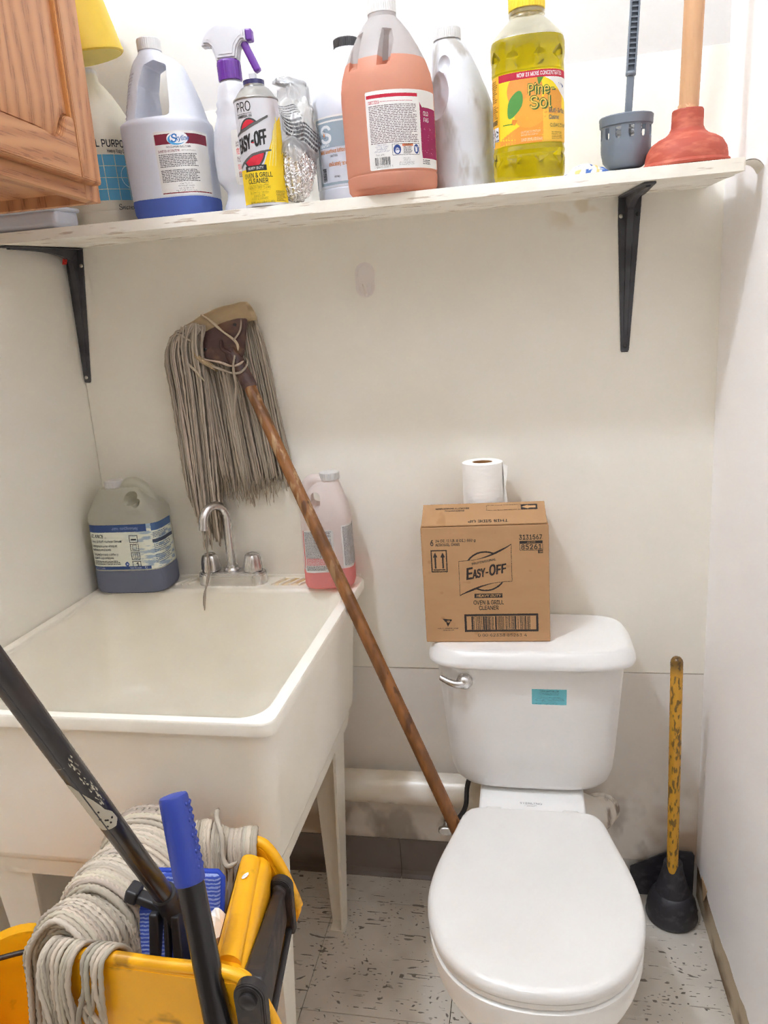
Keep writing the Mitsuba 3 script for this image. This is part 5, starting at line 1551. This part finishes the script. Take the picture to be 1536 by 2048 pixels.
P.micro(-.074, -.006, .081, .070, 3, BK, .5, .2, 5)
P.rect(-.082, .0590, .062, .0665, NV); P.text('1.89 L / 0.5 GAL', -.078, .0612, .003, (.75, .78, .82), width=.03); P.text('JohnsonDiversey', .012, .0612, .0034, (.75, .78, .82), width=.028)
for k in range(8):
    a = k * PI / 4
    P.rect(.0505 + .0024 * math.cos(a) - .0006, .0630 + .0024 * math.sin(a) - .0004, .0505 + .0024 * math.cos(a) + .0008, .0630 + .0024 * math.sin(a) + .0006, (.8, .82, .85))
P.rect(.072, .146, .150, .163, srgb(66, 92, 132)); P.rect(.072, .118, .15, .126, srgb(52, 60, 78)); P.micro(.074, .13, .143, .129, 4, srgb(80, 96, 120), .5, .3, 6); P.micro(.074, .14, .116, .070, 11, srgb(96, 112, 132), .45, .5, 7)
P.lay(f'{t}__label__lettering', fn, M)

t = thing('pink_cleaner_jug', 'clear jug with a little pink cleaner on the right end of the sink ledge', 'jug')
M = move(.5645, -.064, SR + .0055) @ rotz(.18)
pk = [(0, .046, .038, 3.6), (.004, .053, .044, 3.8), (.012, .0555, .046, 4), (.040, .0555, .046, 4), (.150, .0545, .045, 4), (.165, .0535, .044, 3.8), (.182, .050, .041, 3.4), (.200, .044, .036, 3), (.214, .038, .030, 2.7, .002), (.226, .030, .024, 2.4, .006), (.232, .024, .021, 2.2, .010)]
bd_ = jug_body(pk)
bd_ = bd_ + man(loft([(.20, .026, .022, 2.2, .014), (.228, .020, .020, 2, .015), (.244, .0185, .0185, 2, .015)], 40)) + man(tube(spline([(-.040, 0, .166), (-.0385, 0, .20), (-.034, 0, .226), (-.024, 0, .236), (-.006, 0, .234), (.010, 0, .228)], 30), .0125, 20))
bd_ = bd_ - (man(tube([(-.0165, -.09, .2035), (-.0165, .09, .2035)], .0105, 24)) + man(tube([(-.0165, -.09, .190), (-.0165, .09, .190)], .0105, 24)) + man(hull(np.vstack([np.array([(-.0165 + .0105 * math.cos(a), y, z) for a in np.linspace(0, 2 * PI, 20)]) for y in (-.09, .09) for z in (.19, .2035)]))))
up, lo = split(bd_, .046)
put(f'{t}__jug_body', up, 'pink_clear', 35, M=M)
put(f'{t}__liquid', lo, 'pink_liquid', 35, M=M, label='pink liquid')
put(f'{t}__cap', xf(cap_mesh(.0215, .016, .236, 30), move(.015, 0, 0)), 'cap_white', 30, M=M)
fn = on_loft(pk, .09)
label_patch(f'{t}__label', fn, -.052, .016, .040, .134, 'label_white', M=M)
label_patch(f'{t}__label', fn, .034, .105, .048, .142, 'label_white', M=M)
P = Print()
P.rect(-.0515, .05, -.0495, .133, srgb(196, 60, 56))
P.micro(-.047, .013, .131, .072, 22, srgb(86, 82, 86), .5, .05, 3); P.micro(-.047, .013, .071, .056, 5, srgb(186, 60, 60), .55, .1, 4); P.micro(-.047, .004, .055, .044, 4, srgb(60, 60, 60), .5, .2, 5)
P.text('DANGER: CORROSIVE', -.047, .0695, .003, srgb(186, 60, 60), bold=True, width=.03)
P.micro(.037, .10, .139, .052, 30, srgb(96, 92, 96), .5, .05, 6)
P.lay(f'{t}__label__lettering', fn, M)

# ------------------------------------------------------------------ floor plunger in the corner
t = thing('plunger', 'black rubber plunger with a worn yellow handle on the floor in the right corner', 'plunger')


def worn_yellow(p, n, uv):
    w = smoothstep(.54, .64, fbm(p.x * 260, p.y * 260, p.z * 60, 4))
    base = mix(srgb(206, 152, 44), srgb(92, 66, 34), .85 * w)
    return mix(base, srgb(60, 44, 26), .8 * smoothstep(.62, .655, p.z))


plastic('yellow_handle', proc(worn_yellow), .35, .45)
plastic('rubber_black', proc(lambda p, n, uv: mix(srgb(38, 37, 42), srgb(58, 56, 60), smoothstep(.5, .8, fbm(p.x * 60, p.y * 60, p.z * 60, 4)))), .45, .45)
PB, PT = np.array([1.3045, -.0675, 0.0]), np.array([1.2885, -.1180, .664])
MP = move(1.3045, -.0685, .0015)
LEAN = align((0, 0, 0), (PT - PB) * [1, 1, 1])
pr = [(.048, .0008), (.0550, .002), (.0565, .007), (.0550, .012), (.0545, .026), (.0505, .046), (.044, .060), (.0385, .066), (.0365, .068), (.0365, .072), (.033, .084), (.026, .108), (.0215, .128), (.0205, .140), (.0185, .1435), (.0135, .144)]
put(f'{t}__rubber_cup', xf(lathe(pr, 64), MP), 'rubber_black', 40)
hl = np.linalg.norm(PT - PB)
put(f'{t}__handle', xf(lathe([(.0118, .118), (.0122, .20), (.0122, hl - .012), (.0112, hl - .006), (.008, hl - .0015), (.003, hl)], 28), MP @ LEAN), 'yellow_handle', 40)
t = thing('rubber_flap', 'dark loose strip of vinyl base standing in the right corner behind the plunger', 'vinyl strip')
q = Polygon([(0, 0), (.142, 0), (.142, .120), (.136, .129), (.090, .131), (.050, .108), (0, .078)])
put(t, xf(bprism(q, .0035, .001), frame((1.2205, -.0055, .0006), (1, 0, 0), (0, -.05, 1), (0, -1, -.05))), 'rubber_black', False)

# ------------------------------------------------------------------ mop bucket with its wringer
def grimy_yellow(p, n, uv):
    base = mix(srgb(244, 180, 22), srgb(232, 160, 14), fbm(p.x * 6, p.y * 6, p.z * 6, 3))
    return mix(base, srgb(120, 82, 26), .65 * smoothstep(.60, .76, fbm(p.x * 26, p.y * 26, p.z * 34, 4)))


plastic('bucket_yellow', proc(grimy_yellow), .36, .45)
plastic('rust_metal', proc(lambda p, n, uv: mix(srgb(26, 22, 22), srgb(54, 36, 28), dirt(p, 30, .45, .75))), .4, .5)
t = thing('mop_bucket', 'yellow plastic mop bucket standing on the floor in front of the sink', 'bucket')
BX0, BX1, BY0, BY1, BZ = .13, .60, -1.005, -.690, .430
ins = .030
secs_ = []
for z, k in ((.075, .055), (.08, .048), (.10, .042), (.28, .020), (.39, .004), (.400, .003)):
    secs_.append(rrect(BX0 + k, BX1 - k, BY0 + k, BY1 - k, .06, z))
secs_ += [rrect(BX0 - .012, BX1 + .012, BY0 - .012, BY1 + .012, .07, .401), rrect(BX0 - .016, BX1 + .016, BY0 - .016, BY1 + .016, .07, .408), rrect(BX0 - .015, BX1 + .015, BY0 - .015, BY1 + .015, .07, .424), rrect(BX0 - .008, BX1 + .008, BY0 - .008, BY1 + .008, .07, BZ),
          rrect(BX0 + .006, BX1 - .006, BY0 + .006, BY1 - .006, .06, BZ - .002), rrect(BX0 + .010, BX1 - .010, BY0 + .010, BY1 - .010, .06, BZ - .02), rrect(BX0 + .05, BX1 - .05, BY0 + .05, BY1 - .05, .05, .10), rrect(BX0 + .07, BX1 - .07, BY0 + .07, BY1 - .07, .05, .086)]
put(f'{t}__bucket_body', rings(np.array(secs_)), 'bucket_yellow', 40)
put(f'{t}__bail', tube(spline([(.125, -.80, .434), (.16, -.775, .438), (.22, -.745, .440), (.27, -.725, .440), (.32, -.70, .438), (.34, -.676, .434)], 40), .004, 10), 'rust_metal', 40)
for (a, b_) in ((BX0 + .07, BY0 + .06), (BX1 - .07, BY0 + .06), (BX0 + .07, BY1 - .06), (BX1 - .07, BY1 - .06)):
    put(f'{t}__caster', cat([xf(lathe([(.010, -.013), (.030, -.012), (.032, -.008), (.032, .008), (.030, .012), (.010, .013)], 28), move(a, b_, .032) @ rotx(PI / 2)), rbx(a - .012, a + .012, b_ - .02, b_ + .02, .064, .078, .003)]), 'black_plastic', 40)

t = thing('mop_wringer', 'bright yellow side press wringer with black lever hooked on the mop bucket', 'wringer')


def endplate(pts, y, th, r=.016):
    pg = Polygon(pts).buffer(-r).buffer(r, 8)
    return xf(bprism(pg, th, .006), frame((0, y, 0), (1, 0, 0), (0, 0, 1), (0, -1, 0)))


# far and near end plates
far_p = [(.515, .648), (.624, .653), (.664, .560), (.664, .535), (.610, .415), (.56, .395), (.53, .395), (.515, .52)]
near_p = [(.440, .672), (.683, .663), (.716, .575), (.722, .54), (.640, .435), (.57, .395), (.46, .395), (.430, .55)]
put(f'{t}__end_plate', endplate(far_p, -.716, .016), 'bucket_yellow', 40)
put(f'{t}__end_plate', endplate(near_p, -.944, .016), 'bucket_yellow', 40)
put(f'{t}__plate_rim', xf(tube(spline([(.446, .668), (.52, .6695), (.60, .667), (.672, .662), (.694, .640), (.716, .580)], 40).dot(np.array([[1, 0, 0], [0, 0, 1]])) + [0, -.953, 0], .0072, 12), np.eye(4)), 'bucket_yellow', 50)
put(f'{t}__plate_rim', tube(spline([(.520, .647), (.55, .648), (.60, .652), (.622, .646), (.650, .590), (.662, .548)], 40).dot(np.array([[1, 0, 0], [0, 0, 1]])) + [0, -.724, 0], .0078, 12), 'bucket_yellow', 50)
put(f'{t}__back_wall', tm(hull([(x + dx, y, z) for x, z in ((.470, .600), (.52, .40)) for dx in (0, .012) for y in (-.735, -.945)])), 'bucket_yellow', 40)
# press tray between the plates
tr = []
for y, x0, x1, dz in ((-.738, .588, .634, -.018), (-.94, .632, .676, 0)):
    tr.append([(x0 - .012, y, .47), (x0, y, .645 + dz), (x0 + .005, y, .655 + dz), (x0 + .012, y, .658 + dz), (x1 - .010, y, .655 + dz), (x1 - .002, y, .648 + dz), (x1, y, .635 + dz), (x1 - .012, y, .47)])
put(f'{t}__press_tray', rings(np.array(tr)), 'bucket_yellow', 40)
tr2 = []
for y, x0, x1, dz in ((-.748, .596, .624, -.017), (-.93, .6405, .667, -.001)):
    c_ = (x0 + x1) / 2; w_ = (x1 - x0) / 2
    tr2.append([(c_ + w_ * math.cos(a), y, .656 + dz + .010 * math.sin(a)) for a in np.linspace(PI, 0, 12)] + [(c_ + w_, y, .640 + dz), (c_ - w_, y, .640 + dz)])
put(f'{t}__press_ridge', rings(np.array(tr2)), 'bucket_yellow', 50)
P = Print()
P.disc(0, 0, .0036, .0062, (.85, .84, .8)); P.text('YVAL', 0, -.0008, .0022, (.1, .1, .1), rot=1.2, anchor='m')
P.lay(f'{t}__oval_sticker', on_plane((.621, -.795, .6540), (1, 0, .1), (.2, 1, 0), .0006))
# black linkage: brackets on both plates, a bar between, pivots
for (x, y, zt, zb_, w) in ((.648, -.738, .612, .520, .016), (.695, -.966, .678, .592, .0175)):
    pg = unary_union([Point(x, zt - w).buffer(w, 16), Polygon([(x - w, zt - w), (x + w, zt - w), (x + w * .9, zb_ + .004), (x + w * .2, zb_), (x - w * .9, zb_ + .012)])])
    put(f'{t}__link_bracket', xf(bprism(pg, .014, .004), frame((0, y, 0), (1, 0, 0), (0, 0, 1), (0, -1, 0))), 'rust_metal', 40)
    put(f'{t}__pivot', xf(lathe([(.010, 0), (.010, .004), (.007, .007), (.002, .008)], 24), frame((x, y - .0135, zt - w), (1, 0, 0), (0, 0, 1), (0, -1, 0))), 'rust_metal', 40)
put(f'{t}__link_bar', tm(hull(np.vstack([rbx(.640, .656, -.775, -.750, .545, .600, .006).vertices, rbx(.672, .700, -.95, -.93, .600, .655, .006).vertices]))), 'rust_metal', 40)
put(f'{t}__link_rod', tube([(.655, -.75, .53), (.70, -.95, .585)], .005, 12), 'black_plastic', 40)
# lever: black tube with a blue studded grip
LT, LB = np.array([.5970, -.901, .847]), np.array([.664, -.9875, .585])
ll = np.linalg.norm(LT - LB)
LM = align(LB, LT)
plastic('grip_blue', srgb(44, 60, 140), .38, .45)
put(f'{t}__lever', xf(lathe([(.0145, 0), (.0150, .01), (.0150, ll - .05), (.013, ll - .01)], 28), LM), 'black_gloss', 40)
gp = [(.0158, ll - .096), (.0168, ll - .094), (.0170, ll - .08), (.0165, ll - .02), (.0162, ll - .003), (.0150, ll), (.011, ll + .0008)]
put(f'{t}__grip', xf(lathe(gp, 36), LM), 'grip_blue', 40)
dots = []
for i in range(9):
    for j in range(5):
        a = PI * .02 + j * .42 + (i % 2) * .21 - .3
        z = ll - .080 + i * .0086
        d = trimesh.creation.icosphere(1, 1.0)
        d.apply_scale((.0017, .0017, .0026))
        d.apply_translation((.0166 * math.cos(a), .0166 * math.sin(a), z))
        dots.append(d)
put(f'{t}__grip_studs', xf(cat(dots), LM), 'grip_blue', True, kind='stuff')

# -- cotton mop head lying over the wringer
t = thing('cotton_mop', 'thick grey cotton rope mop draped over the left side of the yellow wringer', 'mop')
Y = Yarns(srgb(180, 168, 152), .14, 9)
r = np.random.default_rng(21)
for k in range(264):
    s_ = (k // 4 + r.uniform()) / 66.0          # from the far plate (0) to the near plate (1)
    lay_ = (k % 4) / 3.0 if k % 4 else 0.0
    y = -.700 - .235 * s_ + r.normal(0, .003)
    top = .662 - .012 * lay_ + .020 * s_ + .005 * math.sin(s_ * 14)
    xr = .468 - .022 * s_                         # crest
    xi = .580 - .048 * s_ ** 1.5
    in_z = .570
    xl = .362 + .024 * s_ + .012 * lay_ + r.normal(0, .004)
    zl = .43 - .03 * r.uniform()
    rise = .010 * (1 - lay_)
    p = [(xi - .030 - .01 * lay_, y - .014, in_z - .03), (xi - .042, y - .012, in_z + .045), (xi - .066 + .02 * s_, y - .006, top - .018 - .008 * lay_), (xr + .006, y, top + rise - .010 * lay_), (xl + .046, y + .002, top - .004 + rise * .8 - .008 * lay_), (xl + .012, y + .003 + r.normal(0, .002), top - .040), (xl + .004, y + .002 + r.normal(0, .004), top - .105), (xl - .004 + r.normal(0, .004), y + r.normal(0, .006), (top + zl) / 2 - .06), (xl - .006 + r.normal(0, .006), y + r.normal(0, .010), zl)]
    Y.add(catmull(p, 46), r.uniform(.0035, .0041), 9, 300, 3, .27, 0, .0042)
# strands that fall over the near plate, and a tuft over the far plate
for k in range(16):
    s_ = k / 15
    x = .446 + .080 * s_ ** 1.4 + r.normal(0, .003)
    zl = (.46 if s_ < .5 else .53 + .05 * r.uniform()) + (.06 if s_ > .8 else 0)
    p = [(x + .010, -.925, .640), (x + .006, -.936, .668), (x + .002, -.950, .6835 - .004 * s_), (x - .003, -.9650, .676), (x - .007 + r.normal(0, .003), -.970 - .004 * r.uniform(), .645), (x - .010 + r.normal(0, .006), -.969 - .008 * r.uniform(), .59), (x - .012 + r.normal(0, .008), -.969 - .010 * r.uniform(), zl)]
    Y.add(catmull(p, 40), .0031, 9, 330, 3, .20, 0, .0042)
for k in range(34):
    s_ = k / 33
    x = .520 + .088 * s_ + r.normal(0, .002)
    zz = .668 - .008 * s_ + .005 * math.sin(s_ * 8)
    p = [(x - .012, -.700 + .004 * r.uniform(), zz - .05), (x - .006, -.703, zz - .012), (x, -.716, zz), (x + .004, -.737, zz - .010), (x + .006 + r.normal(0, .002), -.748, zz - .04), (x + .004 + r.normal(0, .004), -.752 - .006 * r.uniform(), zz - .085), (x + r.normal(0, .006), -.756, zz - .12)]
    Y.add(catmull(p, 34), .0033, 9, 330, 3, .20, 0, .0042)
Y.add(spline([(.540, -.69, .672), (.553, -.72, .679), (.566, -.738, .668), (.570, -.750, .646), (.578, -.757, .634), (.592, -.754, .640)], 30), .0036, 9, 330, 3, .2, 0, .0042)
Y.put(f'{t}__yarn')

# -- flat microfibre mop standing in the wringer, its pole leaning to the left
t = thing('flat_mop', 'flat mop with blue microfibre pad and long black pole standing in the wringer', 'mop')


def pad_col(p, n, uv):
    w = dr.sin(p.z * 1500 + 1.5 * noise(p.x * 300, p.z * 300, 1.)) * .5 + .5
    return mix(srgb(58, 76, 156), srgb(148, 160, 204), smoothstep(.35, .8, w) * (.5 + .5 * noise(p.x * 700, p.y * 700, p.z * 500)))


plastic('microfibre', proc(pad_col), .9, .1)
plastic('pad_edge', srgb(44, 66, 160), .7, .2)


def pad(o, u, v, w_, h_, th):
    o, u, v = (np.asarray(a, float) for a in (o, u, v))
    u /= np.linalg.norm(u); v = v - u * (u @ v); v /= np.linalg.norm(v)
    Mx = frame(o, u, v, np.cross(u, v))
    put(f'{t}__pad', rbx(0, w_, -h_, 0, -th, 0, .007, 4), 'microfibre', 40, M=Mx)
    put(f'{t}__pad_binding', tube(np.array([(0, -h_, -th / 2), (0, -.006, -th / 2), (.006, 0, -th / 2), (w_ - .006, 0, -th / 2), (w_, -.006, -th / 2), (w_, -h_, -th / 2)]), .0042, 8), 'pad_edge', 50, M=Mx)


pad((.5000, -.822, .672), (1, .05, .02), (-.06, .42, .90), .098, .20, .015)
pad((.498, -.868, .655), (1, .10, 0), (-.05, .38, .9), .052, .17, .012)
JP, PTOP_ = np.array([.5500, -.868, .6740]), np.array([.5400, -1.075, 1.118])
pd = PTOP_ - JP
PE = JP + pd * 1.75
pl_ = np.linalg.norm(PE - JP)
PM = align(JP, PE)


def pole_col(p, n, uv):
    return mix(srgb(28, 25, 26), srgb(44, 34, 30), .6 * smoothstep(.5, .7, fbm(p.x * 50, p.y * 50, p.z * 20, 3)))


plastic('pole_black', proc(pole_col), .22, .5)
put(f'{t}__pole', xf(rings(np.array([sring(r_ * 1.0, r_ * 1.0, z, 2, n=32) for r_, z in ((.0108, 0), (.0121, .004), (.0121, pl_ - .01), (.010, pl_))])), PM), 'pole_black', 40)
gro = xf(tube([(.0117 * .35, -.0117 * .94, .01), (.0117 * .35, -.0117 * .94, pl_ * .95)], .0011, 6), PM)
put(f'{t}__pole_seam', gro, 'black_plastic', 40)
put(f'{t}__pole_collar', xf(lathe([(.0150, -.012), (.0155, -.008), (.0155, .014), (.0150, .018), (.0128, .020)], 32), PM), 'black_plastic', 40)
# worn label wrapped on the pole
POLE_TURN = .75
a0, a1, z0_, z1_ = -2.9, -.75, .148, .262


def on_pole(u, v, l):
    v = v + .046
    a = u / .0129 + POLE_TURN
    rr_ = .0124 + l
    return xf(trimesh.Trimesh(np.stack([rr_ * np.cos(a), rr_ * np.sin(a), v], -1), [[0, 1, 2]], process=False), PM).vertices


lb = Polygon([(a0 * .0129, z0_), (a1 * .0129 - .004, z0_ - .003), (a1 * .0129, z0_ + .01), (a1 * .0129 - .002, z1_ - .02), (a0 * .0129 + .012, z1_), (a0 * .0129, z1_ - .004)])
P = Print()
gw = srgb(186, 180, 164)
torn = Polygon([(a0 * .0129 + .001, .152), (a0 * .0129 + .006, .147), (a1 * .0129 - .006, .145), (a1 * .0129, .152), (a1 * .0129 - .001, .166), (a1 * .0129 - .006, .178), (a1 * .0129 - .007, .186), (a1 * .0129 - .010, .200), (a1 * .0129 - .014, .214), (a0 * .0129 + .008, .232), (a0 * .0129 + .001, .236)])
for a, b_ in zip(np.linspace(a0, a1, 17)[:-1], np.linspace(a0, a1, 17)[1:]):
    P.poly(torn.buffer(0).intersection(sbox(a * .0129, .1, b_ * .0129, .3)), gw)
r = random.Random(8)
for k in range(46):
    v = .178 + .088 * r.random()
    u = a1 * .0129 - .0005 - .010 * r.random() * (.5 + (v - .17) * 4)
    P.pts([(u, v), (u + .0004 + .001 * r.random(), v + .001), (u - .0004 + .001 * r.random(), v + .004 + .004 * r.random()), (u - .0006, v + .003)], gw if r.random() < .75 else srgb(120, 112, 100))
for k in range(9):
    P.disc(a1 * .0129 - .003 - .014 * r.random(), .15 + .03 * r.random(), .0012, .0018, srgb(40, 34, 30), n=7)
P.rect(a0 * .0129 + .003, .222, a0 * .0129 + .0036, .262, srgb(150, 144, 134)); P.rect(a0 * .0129 + .003, .2615, a0 * .0129 + .014, .2621, srgb(150, 144, 134))
for k in range(4):
    P.micro(a0 * .0129 + .0055 + k * .0022, a0 * .0129 + .0068 + k * .0022, .252, .222, 10, srgb(140, 134, 126), .6, 0, k)
P.lay(f'{t}__pole_label', on_pole)
# black frame below the joint: ribs down to the pad, a release lever at the left
J = JP
put(f'{t}__joint', cat([tube([J + [0, 0, .004], J + [.006, .004, -.03]], [.0165, .0145], 24), tube([J + [-.022, .01, -.012], J + [.024, .006, -.010]], .010, 16)]), 'black_plastic', 40)
for (dx0, dx1, w_) in ((-.016, -.022, .010), (.000, -.004, .005), (.012, .014, .009)):
    put(f'{t}__frame_rib', tm(hull(np.vstack([rbx(J[0] + dx0 - w_ * .6, J[0] + dx0 + w_ * .6, J[1] - .014, J[1] + .012, J[2] - .03, J[2] - .012, .003).vertices, rbx(J[0] + dx1 - w_, J[0] + dx1 + w_, J[1] - .030, J[1] - .010, J[2] - .17, J[2] - .15, .003).vertices]))), 'black_plastic', 35)
put(f'{t}__release_lever', cat([xf(rbx(-.038, 0, -.008, .008, -.006, .006, .003), move(J[0] - .008, J[1] + .002, J[2] - .012) @ roty(.35)), xf(rbx(-.050, -.034, -.011, .011, -.007, .012, .003), move(J[0] - .008, J[1] + .002, J[2] - .012) @ roty(.35))]), 'black_plastic', 35)
t = thing('paper_scrap', 'small torn white paper scrap stuck between the blue pad and the yellow press tray', 'paper')
gx, gy = np.meshgrid(np.linspace(0, 1, 9), np.linspace(0, 1, 7), indexing='ij')
P_ = np.stack([.588 + .026 * gy + .006 * np.sin(gx * 7), -.845 - .075 * gx + .01 * gy, .630 + .014 * np.sin(gx * 6 + gy * 4) - .02 * gx], -1).reshape(-1, 3)
fcs = grid_faces(9, 7, False)
put(t, trimesh.Trimesh(np.vstack([P_, P_ + [0, 0, -.0006]]), np.vstack([fcs, fcs[:, ::-1] + len(P_)]), process=False), 'white_paper', False)
